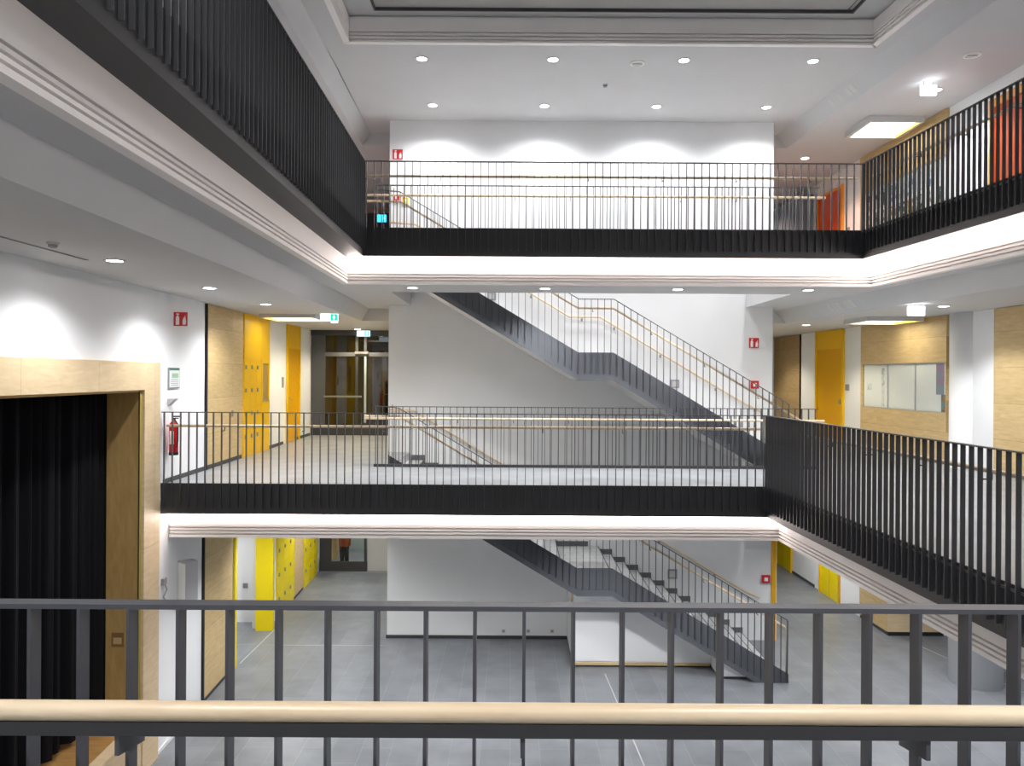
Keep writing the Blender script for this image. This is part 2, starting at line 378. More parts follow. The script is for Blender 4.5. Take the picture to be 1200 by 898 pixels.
BALP = {}
def balustrade(label, run, F, sp, inner_hr=True, fascia=True, hr_r=.021, steel=STEEL, a0=0., a1=0., height=1.1, brk=1.0, boff=.5, carrier=False, nmax=100, low=-.33, skip=None, base_plate=True, hd=.09, hr_ext=(0, 0)):
    root = thing('balustrade', label, 'railing', run.pt(0, 0, F))
    L = run.L-a0-a1; n = int(L/sp)
    D = .045      # depth of the flat bars
    o_ = -.041 if fascia else -.02     # bars hang in front of the fascia on the void side
    m = MB(); m.loft([[run.pt(a0-.01, d, z) for d, z in rect(o_, o_+D, F+height-.012, F+height)], [run.pt(run.L-a1+.01, d, z) for d, z in rect(o_, o_+D, F+height-.012, F+height)]])
    m.build('top_rail', steel, root)
    if fascia:
        m = MB(); run.sweep(m, [(0, F-.43), (0, F+.03), (.012, F+.03), (.012, F-.418), (SB, F-.418), (SB, F-.43)])
        m.build('fascia_plate', STEELF, root)
    elif base_plate:
        m = MB(); m.loft([[run.pt(a0-.03, d, z) for d, z in rect(-.03, .03, F, F+.05)], [run.pt(run.L-a1+.03, d, z) for d, z in rect(-.03, .03, F, F+.05)]])
        m.build('base_rail', steel, root)
    zb = low if fascia else .05
    b = MB().box(-.004, .004, -D/2, D/2, zb, height-.012)
    first = None
    for i in range(n+1):
        a = a0+i*sp
        if a > run.L-a1+.005: break
        p = run.pt(a, o_+D/2, F)-root.location
        if first is None:
            first = b.build('baluster', steel, root, None, world=False); first.location = p; first.rotation_euler = (0, 0, run.ang)
        else:
            c = first.copy(); COL.objects.link(c); c.location = p
    # handrail on the walking side, with flat steel brackets
    zc = F+.885; d = o_+D+hd
    e0, e1 = hr_ext
    m = MB(); m.tube([run.pt(a0+.02-e0, d, zc)]+[run.pt(a0+(run.L-a0-a1)*k/8, d, zc) for k in range(1, 8)]+[run.pt(run.L-a1-.02+e1, d, zc)], hr_r, 14)
    m.build('handrail', BEECH, root, smooth=True)
    if carrier:
        m = MB(); m.loft([[run.pt(a, dd, z) for dd, z in rect(d-.018, d+.018, zc-hr_r-.028, zc-hr_r+.004)] for a in (a0, run.L-a1)])
        m.build('handrail_carrier', STEELF, root)  # darker steel paints in the shade under the handrail
    bb = MB(); x0, x1 = -hd-.0, .0
    # bracket profile in the vertical plane across the rail: y<0 is the walking side in run coordinates
    bb.add([], [])
    yb = lambda q: -q
    prof = [(0, -.115 if carrier else -.07), (0, -.03), (hd-.004, -hr_r+.002 if not carrier else -hr_r-.01), (hd+.006, -hr_r+.002 if not carrier else -hr_r-.01), (hd+.006, -.05 if not carrier else -.125), ]
    if carrier: prof = [(-.005, -.034), (-.005, -.124), (hd+.012, -.100), (hd+.012, -.034)]
    else: prof = [(0, -.075), (0, -.062), (hd-.004, -.062), (hd-.004, -.018), (hd+.006, -.018), (hd+.006, -.075)]
    bb.loft([[(x, yb(q), z) for q, z in prof] for x in (-.005, .005)])
    fb = None; a = a0+boff
    while a < run.L-a1:
        p = run.pt(a, o_+D, zc)-root.location
        if fb is None:
            fb = bb.build('handrail_bracket', steel, root, None, world=False); fb.location = p; fb.rotation_euler = (0, 0, run.ang)
        else:
            c = fb.copy(); COL.objects.link(c); c.location = p
        a += brk
    return root

# runs, walked so that the void is on the left hand (n = left of t)
r_near = Run((9.0, ZF), (-4.95, ZF), 0, 0)
# n must point to +y (void) for the near rail: t=(-1,0) -> n=(0,-1): so walk the other way
r_near = Run((-4.95, ZF), (9.0, ZF), 0, 0)
r_b1 = Run((3.82, ZB1), (XL(ZB1)+.01, ZB1+.0), 1, 0)         # middle bridge front, void towards the camera
r_g1 = Run((WR(ZF), ZF), (WR(ZB1), ZB1), 0, 1)               # middle floor right
r_b2 = Run((VR(ZB2), ZB2), (VL(ZB2), ZB2), 1, 1)             # upper bridge front
r_l2 = Run((VL(ZB2), ZB2), (VL(-3.3), -3.3), 1, 0)           # upper left
r_r2 = Run((VR(-3.3), -3.3), (VR(ZB2), ZB2), 0, 1)           # upper right
i1 = Run((XS0-.27, ZI), (5.55, ZI), 0, 0)                     # inner rails face the stair opening (+y)
for nm, r, F in (('trim_1', r_b1, F1), ('trim_2', r_g1, F1), ('trim_3', r_b2, F2), ('trim_4', r_l2, F2), ('trim_5', r_r2, F2)):
    edge_trim(nm, r, F, -.55 if F == F1 else -.61); trim_body(nm.replace('_', '_edge_'), r, F)
for nm, r in (('trim_6', r_b2), ('trim_7', r_l2), ('trim_8', r_r2)):
    edge_trim(nm, r, FR, -.44, -.845, gy=(.165, .105, .045))
# cornice above the roof trim
for nm, r in (('trim_9', r_b2), ('trim_10', r_l2), ('trim_11', r_r2)):
    m = MB(); r.sweep(m, rect(SB+.05, SB+.2, FR-.46, ZR+.01)); struct(nm, m, TRIMW)
cove('bright cove light strip under the upper bridge edge', r_b2, F2, E_COVE)
cove('cove light strip under the upper right gallery edge', r_r2, F2, E_COVE)
cove('thin cove light strip under the middle bridge edge', r_b1, F1, E_COVE1, .115)
m = MB(); r_g1.sweep(m, rect(SB+.0, SB+.06, F1-.55, F1-.43)); struct('trim_cove_right', m, TRIMW)
m = MB(); r_l2.k0 = 1; r_l2.sweep(m, rect(SB+.0, SB+.06, F2-.61, F2-.43)); struct('trim_cove_left', m, TRIMW)

balustrade('slate grey steel railing across the front with a thick beech handrail', r_near, F1, .123, fascia=True, hr_r=.0235, steel=STEELN, carrier=True, hd=.11, boff=.201, brk=.943, a0=.064)
balustrade('dark railing along the front of the middle bridge', r_b1, F1, .1228, a0=.05, a1=.03, boff=.9, brk=1.2)
balustrade('dark railing of the middle right gallery, seen at a slant', r_g1, F1, .118, a0=.0, a1=.03, boff=.62, brk=1.0)
balustrade('dark railing along the front of the upper bridge', r_b2, F2, .1228, a0=.03, a1=.03, boff=.8, brk=1.2)
balustrade('dark railing of the upper left gallery, seen edge-on above the cove', r_l2, F2, .1228, a0=.03, a1=6.0, boff=.9, brk=1.2)
balustrade('dark railing of the upper right gallery, beside the orange door', r_r2, F2, .107, a0=8.6, a1=.03, boff=.7, brk=1.0)
balustrade('thin railing on the middle floor guarding the stair opening', i1, F1, .1228, fascia=False, a0=0, a1=0, hr_ext=(.2, .1))
balustrade('thin railing on the upper floor guarding the stair opening', i1, F2, .1228, fascia=False, hr_ext=(.2, .1))

# ------------------------------------------------------------------ stairs
ZS = 14.3; r_, t_ = .1675, .283
def nosing(X):
    if X >= 1.887: return (5.283-X)*r_/t_
    if X >= 1.233: return 12*r_
    return 12*r_+(1.233-X)*r_/t_
def staircase(label, F, hl, foot_post, wl_label):
    root = thing('staircase', label, 'staircase', (5.0, ZS, F))
    st = MB(); st.box(-t_-.02, 0, ZS+.03-ZS, ZC-.005-ZS, -.04, 0, 0); st.box(-.035, 0, .03, ZC-.005-ZS, -r_, -.04, 1)
    st.box(-.018, .002, .03, ZC-.005-ZS, -.045, .001, 1)
    proto = None
    seq = [(5.0-t_*k, r_*(k+1)) for k in range(11)]+[(.95-t_*k, r_*(k+13)) for k in range(11)]
    for x, h in seq:
        loc = (x-5.0, 0, h)
        if proto is None:
            proto = st.build('step', [STEP, RISER], root, None, world=False); proto.location = loc
        else:
            c = proto.copy(); COL.objects.link(c); c.location = loc
    m = MB().box(.93, 1.887, ZS+.03, ZC-.005, F+12*r_-.04, F+12*r_, 0).box(1.85, 1.887, ZS+.03, ZC-.005, F+11*r_, F+12*r_-.04, 1).box(1.868, 1.889, ZS+.03, ZC-.005, F+12*r_-.045, F+12*r_+.001, 1)
    m.build('landing', [STEP, RISER], root)
    bends = [5.18, 1.887, 1.233, -2.3]
    def band(up, dn, y0, y1, mb, x0=5.18, x1=-2.3):
        xs = [x0]+[b for b in (1.887, 1.233)]+[x1]
        top = [(x, F+max(nosing(x)+up, 0.02)) for x in xs]; bot = [(x, F+max(nosing(x)-dn, 0.0)) for x in xs]
        if dn > nosing(x0) > 0 and True:
            # foot of the plate: level with the floor until the slope lifts off
            xf = 5.283-(dn)*t_/r_
            bot = [(x0, F), (xf, F)]+bot[1:]
            top = [top[0], (xf, F+nosing(xf)+up)]+top[1:]
        for k in range(len(top)-1):
            a, b = top[k], top[k+1]; c, d = bot[k], bot[k+1]
            mb.hexa([(c[0], y0, c[1]), (c[0], y1, c[1]), (d[0], y1, d[1]), (d[0], y0, d[1])], [(a[0], y0, a[1]), (a[0], y1, a[1]), (b[0], y1, b[1]), (b[0], y0, b[1])])
        return mb
    band(.10, .40, ZS, ZS+.012, MB()).build('stringer_plate', STEELB, root)
    # lower flange of the stringer
    band(-.30, .42, ZS-.012, ZS+.03, MB()).build('stringer_flange', STEELB, root)
    band(-.17, .405, ZS+.02, ZC-.02, MB(), x0=5.0).build('soffit', WHITE, root)
    m = MB()
    for x, h in seq: m.box(x-t_+.0, x+.012, ZC-.018, ZC-.002, F+h-.04, F+h+.11)
    m.box(.96, 1.66, ZC-.018, ZC-.002, F+12*r_, F+12*r_+.11)
    m.build('wall_skirting', RISER, root)
    # balusters
    b = MB().box(-.004, .004, -.045, -.005, -.30, 1.085)
    bp = None; X = 5.15
    while X > -2.28:
        z = F+nosing(X)
        lo = -.30
        if z+lo < F+.01:      # near the foot the bars end at the floor
            bb_ = MB().box(-.004, .004, -.045, -.005, F+.01-z, 1.085).build('baluster', STEEL, root, None, world=False); bb_.location = (X-5.0, 0, z-F)
        elif bp is None:
            bp = b.build('baluster', STEEL, root, None, world=False); bp.location = (X-5.0, 0, z-F)
        else:
            c = bp.copy(); COL.objects.link(c); c.location = (X-5.0, 0, z-F)
        X -= .1228
    xs = [5.15, 1.887, 1.233, -2.1]
    top = MB()
    for k in range(3):
        p, q = xs[k], xs[k+1]; zp, zq = F+nosing(p)+1.085, F+nosing(q)+1.085
        top.hexa([(p, ZS-.045, zp), (p, ZS-.005, zp), (q, ZS-.005, zq), (q, ZS-.045, zq)], [(p, ZS-.045, zp+.012), (p, ZS-.005, zp+.012), (q, ZS-.005, zq+.012), (q, ZS-.045, zq+.012)])
    top.hexa([(-2.1, ZS-.045, F+nosing(-2.1)+1.085), (-2.1, ZS-.005, F+nosing(-2.1)+1.085), (-2.55, ZS-.005, F+F1+1.09), (-2.55, ZS-.045, F+F1+1.09)],
             [(-2.1, ZS-.045, F+nosing(-2.1)+1.097), (-2.1, ZS-.005, F+nosing(-2.1)+1.097), (-2.55, ZS-.005, F+F1+1.102), (-2.55, ZS-.045, F+F1+1.102)])
    top.build('top_rail', STEEL, root)
    def hpath(y, hh, x0, foot):
        pts = [(x0, y, F+nosing(x0)+hh)]
        if foot: pts = [(x0+.05, y, F+.12), (x0+.05, y, F+nosing(x0)+hh-.06)]+pts
        for x in (1.887, 1.233, -2.1): pts.append((x, y, F+nosing(x)+hh))
        pts.append((-2.75, y, F+F1+hh-.03)); return pts
    m = MB().tube(hpath(ZS+.07, .93, 5.12 if foot_post else 5.45, foot_post), .021, 10); m.build('handrail', BEECH, root, smooth=True)
    # brackets of the inner handrail
    bk = MB().box(-.005, .005, -.03, .075, -.075, -.065).box(-.005, .005, .065, .075, -.07, -.02); kp = None
    for X in (4.6, 3.6, 2.6, 1.5, .6, -.4, -1.4):
        loc = (X-5.0, 0, nosing(X)+.93)
        if kp is None: kp = bk.build('handrail_bracket', STEEL, root, None, world=False); kp.location = loc
        else:
            c = kp.copy(); COL.objects.link(c); c.location = loc
    # handrail fixed to the wall: a thing of its own
    wh = thing('wall_handrail', wl_label, 'handrail', (5.0, ZC, F))
    m = MB().tube([(5.35, ZC-.075, F+.93+max(0, nosing(5.3)))]+[(x, ZC-.075, F+nosing(x)+.93) for x in (5.0, 1.887, 1.233, -2.1)]+[(-2.62, ZC-.075, F+F1+.93)], .021, 10); m.build('rail', BEECH, wh, smooth=True)
    bk = MB().box(-.02, .02, -.008, 0, -.09, -.03).tube([(0, -.004, -.06), (0, -.07, -.06), (0, -.075, -.015)], .008, 6); kp = None
    for X in (4.4, 3.2, 2.2, 1.5, .4, -.9, -1.9):
        loc = (X-5.0, 0, nosing(X)+.93)
        if kp is None: kp = bk.build('bracket', GREY, wh, None, world=False); kp.location = loc
        else:
            c = kp.copy(); COL.objects.link(c); c.location = loc
    return root
staircase('dark steel staircase rising from the ground floor to the middle floor', F0, True, True, 'wooden handrail on the white wall beside the lower staircase')
staircase('dark steel staircase rising from the middle floor to the upper floor', F1, True, False, 'wooden handrail on the white wall beside the upper staircase')

# cupboard box under the lower stair
def under(X): return nosing(X)-.44
cb = thing('understair_cupboard', 'white cupboard with pale wood edging boxed in under the lower staircase', 'cupboard', (2.4, 15.2, 0))
x0, x1 = 1.22, 4.25
poly = [(x0, .07), (x1, .07), (x1, under(x1)), (1.887, under(1.887)), (x0, under(x0))]
MB().xprism(poly, 15.02, ZC-.01).build('body', WHITE, cb)
MB().xprism([(x0+.02, 0), (x1, 0), (x1, .07), (x0+.02, .07)], 15.05, ZC-.01).build('plinth', BLACK_B, cb)
MB().box(x0-.035, x0, 15.0, 15.04, .0, under(1.25)).box(x0, 3.9, 15.0, 15.03, .04, .09).build('wood_edging', MAPLE, cb)
f = MB().xprism([(x0+.05, .12), (3.75, .12), (3.05, under(3.05)-.08), (1.887, under(1.887)-.06), (x0+.05, under(x0)-.06)], 15.0, 15.019)
f.build('door', LGREY if False else WHITE, cb)
fb = thing('stair_foot_block', 'small white wedge block under the foot of the lower staircase', 'block', (4.3, 14.6, 0))
MB().xprism([(3.92, .05), (4.75, .05), (3.92, under(3.95))], 14.45, 15.0).build('body', WHITE, fb)
MB().xprism([(3.95, 0), (4.7, 0), (4.72, .05), (3.93, .05)], 14.47, 14.98).build('plinth', BLACK_B, fb)

# small fittings on the core wall
def socket(px, py, lab):
    p = WP(px, py, ZC-.02)
    s = thing('wall_socket', lab, 'socket', (p.x, ZC-.001, p.z), 'sockets low on the white core wall')
    MB().box(p.x-.04, p.x+.04, ZC-.012, ZC-.001, p.z-.04, p.z+.04).build('plate', LGREY, s)
    MB().box(p.x-.022, p.x+.022, ZC-.015, ZC-.012, p.z-.022, p.z+.022).build('insert', GREY, s)
socket(590, 740, 'light grey wall socket farthest from the stair cupboard, by a railing bar')
socket(619, 740, 'light grey wall socket, middle one of three on the white wall')
socket(647, 740, 'light grey wall socket nearest to the stair cupboard')
def wallbox(px, py, lab, hh=.09):
    p = WP(px, py, ZC-.02)
    s = thing('framed_wall_box', lab, 'wall box', (p.x, ZC-.001, p.z), 'grey framed boxes beside the stairs')
    m = MB(); w = .028; h2 = hh
    m.box(p.x-h2, p.x+h2, ZC-.03, ZC-.001, p.z-h2, p.z-h2+w).box(p.x-h2, p.x+h2, ZC-.03, ZC-.001, p.z+h2-w, p.z+h2).box(p.x-h2, p.x-h2+w, ZC-.03, ZC-.001, p.z-h2+w, p.z+h2-w).box(p.x+h2-w, p.x+h2, ZC-.03, ZC-.001, p.z-h2+w, p.z+h2-w)
    m.build('frame', GREY, s); MB().box(p.x-h2+w, p.x+h2-w, ZC-.012, ZC-.001, p.z-h2+w, p.z+h2-w).build('glass_panel', LGREY, s)
wallbox(576, 347, 'small grey framed wall box high beside the upper staircase')
wallbox(791, 450, 'small grey framed wall box beside the lower half of the upper staircase')
wallbox(788, 673, 'small grey framed wall box beside the lower staircase', .1)

def fire_sign(lab, c, w=.2, nx=(1, 0, 0)):
    """red square sign with a white extinguisher and flame, facing the camera side"""
    s = thing('fire_sign', lab, 'sign', (c.x, c.y, c.z))
    h = w/2
    MB().box(c.x-h, c.x+h, c.y-.006, c.y, c.z-h, c.z+h).build('plate', RED, s)
    g = MB(); y0, y1 = c.y-.009, c.y-.006
    k = w/.2
    g.box(c.x-.068*k, c.x-.018*k, y0, y1, c.z-.082*k, c.z+.03*k)
    g.xprism([(c.x-.062*k, c.z+.03*k), (c.x-.024*k, c.z+.03*k), (c.x-.034*k, c.z+.055*k), (c.x-.05*k, c.z+.055*k)], y0, y1)
    g.box(c.x-.06*k, c.x-.02*k, y0, y1, c.z+.062*k, c.z+.08*k)
    g.xprism([(c.x+.03*k, c.z-.08*k), (c.x+.075*k, c.z-.08*k), (c.x+.08*k, c.z-.03*k), (c.x+.066*k, c.z+.06*k), (c.x+.055*k, c.z+.0*k), (c.x+.045*k, c.z+.03*k), (c.x+.03*k, c.z-.02*k)], y0, y1)
    g.build('pictogram', SIGNW, s)
    return s
fire_sign('red fire extinguisher sign high on the white wall of the upper floor', WP(466, 181, ZC-.01), .215)
fire_sign('red fire extinguisher sign on the white wall beside the upper staircase', WP(883.5, 402, ZC-.01), .215)
fire_sign('red fire extinguisher sign sticking out from the left wall above the notice', Vector((XL(11.95)+.115, 11.95, EYE+.845)), .215)
def call_point(lab, px, py, col=RED, w=.085, Z=ZC-.002):
    p = WP(px, py, Z)
    s = thing('alarm_switch', lab, 'alarm button', (p.x, p.y, p.z))
    MB().box(p.x-w, p.x+w, p.y-.045, p.y, p.z-w, p.z+w).build('housing', col, s)
    MB().box(p.x-w*.45, p.x+w*.45, p.y-.05, p.y-.045, p.z-w*.45, p.z+w*.45).build('glass_button', SIGNW, s)
call_point('red fire alarm call point on the white wall at the foot of the upper staircase', 884, 451)
call_point('red fire alarm call point on the ground floor wall beside the yellow door', 897, 678.5)
call_point('red fire alarm call point behind the upper railings near the wall corner', 465, 232.5, RED, .06)
call_point('yellow call point behind the upper railings on the white wall', 475.5, 235.5, mat('bright yellow plastic', (.85, .7, .02), .4), .06)

# ------------------------------------------------------------------ stage opening on the left wall
fr = thing('stage_portal', 'wide pale wooden frame around the stage opening', 'frame', (XL(8), 8, 0))
fz = EYE+.158; FJ = 11.38
m = MB(); wbox(m, 'L', OZ1, FJ, 0, fz, 0, .05); m.build('jamb', MAPLEF, fr)
m = MB(); wbox(m, 'L', OZ0-.5, OZ0, 0, fz, 0, .05); m.build('jamb', MAPLEF, fr)
m = MB(); wbox(m, 'L', OZ0, OZ1, OZT, fz, 0, .05); m.build('head_beam', MAPLEF, fr)
m = MB(); 
a = XL(OZ1)
m.box(a-.47, a-.0, OZ1-.03, OZ1+.0, .72, OZT); rv = m.build('reveal_lining', REVEAL, fr)
MB().box(a-.012, a+.002, OZ1-.05, OZ1-.02, .72, OZT).build('shadow_gap', BLACK, fr)
MB().box(a+.003, a+.010, OZ1-.05, OZ1-.0, .72, OZT).build('edge_strip', mat('ochre edge strip', (.42, .34, .08), .5), fr)
m = MB(); wbox(m, 'L', OZ0, OZ1-.03, OZT-.03, OZT, -.47, 0); m.build('reveal_head', REVEAL, fr)
hp = WP(137, 750, OZ1-.03)
MB().box(hp.x-.075, hp.x+.1, OZ1-.034, OZ1-.028, hp.z-.1, hp.z+.1).build('recessed_pull', wood('dark golden veneer', (.25, .14, .05), (.32, .19, .07), (1, 1, 1)), fr)
MB().box(hp.x-.05, hp.x+.07, OZ1-.036, OZ1-.033, hp.z-.06, hp.z+.03).build('pull_plate', MAPLE, fr)
stg = thing('stage', 'low stage with brown parquet floor and wooden front in the wall opening', 'stage', (XL(8)-1, 8, 0))
SZ = .72
m = MB(); wbox(m, 'L', OZ0, OZ1-.03, SZ-.04, SZ, -5.0, -.12); m.build('parquet', STAGEW, stg)
m = MB(); wbox(m, 'L', OZ0, OZ1-.001, SZ-.04, SZ+.004, -.12, .055); m.build('edge_board', MAPLEF, stg)
m = MB(); wbox(m, 'L', OZ0, OZ1-.001, 0, SZ-.04, -.1, .03); m.build('front_panel', MAPLEF, stg)
# box behind the opening
m = MB(); wbox(m, 'L', 1.5, 12.5, 0, 7, -5.2, -5.0); wbox(m, 'L', OZ1+.0, 12.5, 0, 7, -5.0, -.52); wbox(m, 'L', 1.5, OZ0, 0, 7, -5.0, -.52); wbox(m, 'L', OZ0, OZ1, OZT+.5, OZT+.7, -5, -.36)
struct('wall_stage', m, BLACK)
# curtain: two layers of folds, hanging from above the opening down to just over the stage
def curtain(name, lab, Z0, Z1, d, zb, seed):
    rnd = random.Random(seed); n = int((Z1-Z0)/.02); pts = []
    ph = [rnd.uniform(0, 6) for _ in range(4)]
    def off(Z): return .05*math.sin(Z*24+ph[0]+1.2*math.sin(Z*3+ph[1]))+.03*math.sin(Z*11+ph[2])+.02*math.sin(Z*47+ph[3])
    rings = []
    for k in range(n+1):
        Z = Z0+(Z1-Z0)*k/n; x = XL(Z)-d+off(Z)
        rings.append([(x, Z, OZT+.4), (x, Z, 3.0), (x+.01*math.sin(Z*9), Z, zb+.012*math.sin(Z*14)), (x-.006, Z, zb+.012*math.sin(Z*14)), (x-.006, Z, 3.0), (x-.006, Z, OZT+.4)])
    o = MB().loft(rings).build(name, CURT, None, smooth=False)
    return tag(o, lab, 'curtain')
curtain('stage_curtain', 'black floor-length curtain hanging in folds behind the wooden stage frame', 2.7, 10.36, .62, SZ+.09, 3)
curtain('stage_curtain', 'narrow black curtain edge hanging against the golden wooden reveal', 10.3, 10.80, .56, SZ+.3, 5)

# ------------------------------------------------------------------ things on the left wall
nb = thing('notice_board', 'small framed green and grey notice on the left wall under the red sign', 'notice', (XL(11.8)+.02, 11.8, EYE))
za, zb_ = ZonL(196.5), ZonL(209)
m = MB(); wbox(m, 'L', za, zb_, EYE-.235, EYE+.085, 0, .02); m.build('frame', GREY, nb)
m = MB(); wbox(m, 'L', za+.02, zb_-.02, EYE-.215, EYE+.045, .02, .024); m.build('sheet', PAPER, nb)
m = MB(); wbox(m, 'L', za+.02, zb_-.02, EYE+.05, EYE+.083, .02, .025, 0); m.build('header', mat('dark green print', (.03, .16, .12), .5), nb)
m = MB(); wbox(m, 'L', za+.1, zb_-.06, EYE-.07, EYE-.0, .024, .026); m.build('map_print', mat('pale green print', (.35, .55, .38), .5), nb)
m = MB()
for k in range(4): wbox(m, 'L', za+.06, zb_-.06, EYE-.19+k*.03, EYE-.182+k*.03, .024, .026)
m.build('text_lines', GREY, nb)
wd = MB(); c = Vector((XL(11.75), 11.75, EYE-.50))
wd.add([(c.x, c.y, c.z), (c.x+.12, c.y, c.z+.11), (c.x, c.y, c.z+.11), (c.x, c.y+.12, c.z), (c.x+.12, c.y+.12, c.z+.11), (c.x, c.y+.12, c.z+.11)], [(0, 1, 2), (3, 5, 4), (0, 3, 4, 1), (1, 4, 5, 2), (2, 5, 3, 0)])
tag(wd.build('angled_plate', mat('silver grey plastic', (.45, .45, .46), .5)), 'small grey wedge-shaped plate on the wall above the fire extinguisher', 'sign')
ex = thing('fire_extinguisher', 'red fire extinguisher hanging on the left wall behind the middle railing', 'fire extinguisher', (XL(11.75)+.10, 11.75, EYE-1.28))
b = ex.location
prof = [(0, 0), (.06, 0), (.066, .02), (.068, .42), (.06, .46), (.03, .5), (.02, .52), (0, .52)]
MB().loft([[(b.x+r*math.cos(a*math.pi/8), b.y+r*math.sin(a*math.pi/8), b.z+.05+z) for a in range(16)] for r, z in prof], cap=False).build('cylinder', mat('glossy red paint', (.62, .01, .015), .25, coat=.5), ex, smooth=True)
MB().disc((b.x, b.y), .069, b.z+.03, b.z+.075).build('rubber_foot', BLACK, ex)
MB().box(b.x-.02, b.x+.02, b.y-.02, b.y+.02, b.z+.56, b.z+.6).box(b.x-.015, b.x+.09, b.y-.012, b.y+.012, b.z+.61, b.z+.63).box(b.x-.015, b.x+.07, b.y-.012, b.y+.012, b.z+.585, b.z+.6).build('valve', BLACK, ex)
MB().tube([(b.x+.02, b.y-.03, b.z+.58), (b.x+.085, b.y-.05, b.z+.5), (b.x+.085, b.y-.05, b.z+.25), (b.x+.07, b.y-.05, b.z+.15)], .011, 8).build('hose', BLACK, ex, smooth=True)
MB().box(b.x-.03, b.x+.03, b.y-.072, b.y-.068, b.z+.2, b.z+.4).build('label_sticker', SIGNW, ex)
# loudspeaker on the ground floor wall
sp_ = thing('loudspeaker', 'white box loudspeaker turned outward on the left wall below the middle bridge', 'loudspeaker', (XL(12.2)+.17, 12.2, 2.1))
c = sp_.location; ca, sa = math.cos(math.radians(-38)), math.sin(math.radians(-38))
def rot(x, y): return (c.x+x*ca-y*sa, c.y+x*sa+y*ca)
m = MB(); m.prism([rot(-.12, -.12), rot(.12, -.12), rot(.09, .10), rot(-.09, .10)], 2.1, 2.72); m.build('cabinet', mat('white speaker shell with painted shade', (.42, .42, .43), .5), sp_)  # grey shell paints in the shaded side of the white box
m = MB(); m.prism([rot(-.11, -.128), rot(.11, -.128), rot(.11, -.121), rot(-.11, -.121)], 2.12, 2.70); m.build('grille', SIGNW, sp_)
MB().box(XL(12.2), c.x-.02, 12.26, 12.32, 2.38, 2.44).build('wall_bracket', GREY, sp_)
hk = thing('cable_outlet', 'small grey cable outlet with dangling plug beside the white loudspeaker', 'outlet', (XL(11.6)+.01, 11.6, 2.4))
m = MB(); wbox(m, 'L', 11.55, 11.65, 2.5, 2.6, 0, .05); m.build('plate', GREY, hk)
MB().tube([(XL(11.6)+.04, 11.6, 2.52), (XL(11.6)+.06, 11.62, 2.42), (XL(11.6)+.03, 11.58, 2.32), (XL(11.6)+.05, 11.6, 2.25)], .014, 8).build('cable', GREY, hk, smooth=True)

def panel(name, side, px0, px1, z0, z1, m, lab, cat, d=.03, gap=None, base_m=None, zz=None, extra=None, group=None):
    Zf = ZonL if side == 'L' else ZonR
    Za, Zb = (zz if zz else (Zf(px0), Zf(px1)))
    if Za > Zb: Za, Zb = Zb, Za
    f = XL if side == 'L' else XR
    t = thing(name, lab, cat, (f(Za), Za, z0), group)
    mm = MB(); wbox(mm, side, Za+.01, Zb-.01, z0+.08, z1, .001, d); mm.build('panel', m, t)
    mm = MB(); wbox(mm, side, Za+.01, Zb-.01, z0, z0+.08, .001, d-.012); mm.build('plinth', base_m or BLACK_B, t)
    if gap is not None:
        mm = MB()
        for gz in gap: wbox(mm, side, gz-.02, gz+.02, z0, z1, .0015, d+.004)
        mm.build('shadow_gap', BLACK, t)
    return t, Za, Zb, d
C1 = EYE+1.22      # ceiling of the middle floor galleries
C2 = EYE+5.22
C0 = F1-.85
# middle floor, left
t, Za, Zb, d = panel('sliding_wall_panel', 'L', 241, 283, F1, C1-.01, MAPLE, 'tall pale maple wall panel left of the yellow lockers, middle floor', 'wall panel', gap=None)
m = MB(); wbox(m, 'L', Za-.05, Za+.01, F1, C1-.01, .0, .035); m.build('gap_shade_strip', BLACK, t)  # black strip stands in for the shade of the gap beside the panel
m = MB(); wbox(m, 'L', Za+1.25, Za+1.30, F1+.86, F1+.98, .03, .06); m.build('door_pull', GREY, t)
def lockers(name, side, Za, Zb, z0, z1, ncol, nrow, m, lab, top_panel=True, zl=1.95, d=.04, group=None, knob=GREY):
    f = XL if side == 'L' else XR
    t = thing(name, lab, 'lockers', (f(Za), Za, z0), group)
    mm = MB(); wbox(mm, side, Za, Zb, z0, z1, .001, d-.012); mm.build('carcass', m, t)
    w = (Zb-Za)/ncol; h = (zl-.08)/nrow
    for i in range(ncol):
        for j in range(nrow):
            a0, a1 = Za+i*w+.008, Za+(i+1)*w-.008; h0, h1 = z0+.08+j*h+.008, z0+.08+(j+1)*h-.008
            mm = MB(); wbox(mm, side, a0, a1, h0, h1, d-.012, d); dr = mm.build('locker_door', m, t)
            mm = MB(); wbox(mm, side, a0+w*.12, a0+w*.12+.06, (h0+h1)/2+.05, (h0+h1)/2+.13, d, d+.02); mm.build('lock', knob, dr)
    if top_panel:
        mm = MB(); wbox(mm, side, Za, Zb, z0+zl+.01, z1, d-.012, d); mm.build('top_panel', m, t)
    return t
Zc = ZonL(304.5); Ze = ZonL(314)
lockers('locker_block', 'L', ZonL(284), Zc, F1, C1-.01, 3, 4, YEL, 'yellow lockers beside the maple wall panel on the middle floor')
nt_ = thing('niche_cabinet', 'yellow cabinet with open niche at the end of the middle floor lockers', 'cabinet', (XL(Zc), Zc, F1))
m = MB(); wbox(m, 'L', Zc+.01, Ze, F1, F1+1.08, .001, .04); wbox(m, 'L', Zc+.01, Ze, F1+1.9, C1-.01, .001, .04); wbox(m, 'L', Zc+.01, Zc+.1, F1+1.08, F1+1.9, .001, .04); wbox(m, 'L', Ze-.08, Ze, F1+1.08, F1+1.9, .001, .04); m.build('body', YEL, nt_)
m = MB(); wbox(m, 'L', Zc+.1, Ze-.08, F1+1.08, F1+1.9, .001, .008); m.build('niche_back', wood('brown niche veneer', (.34, .22, .07), (.42, .28, .1)), nt_)
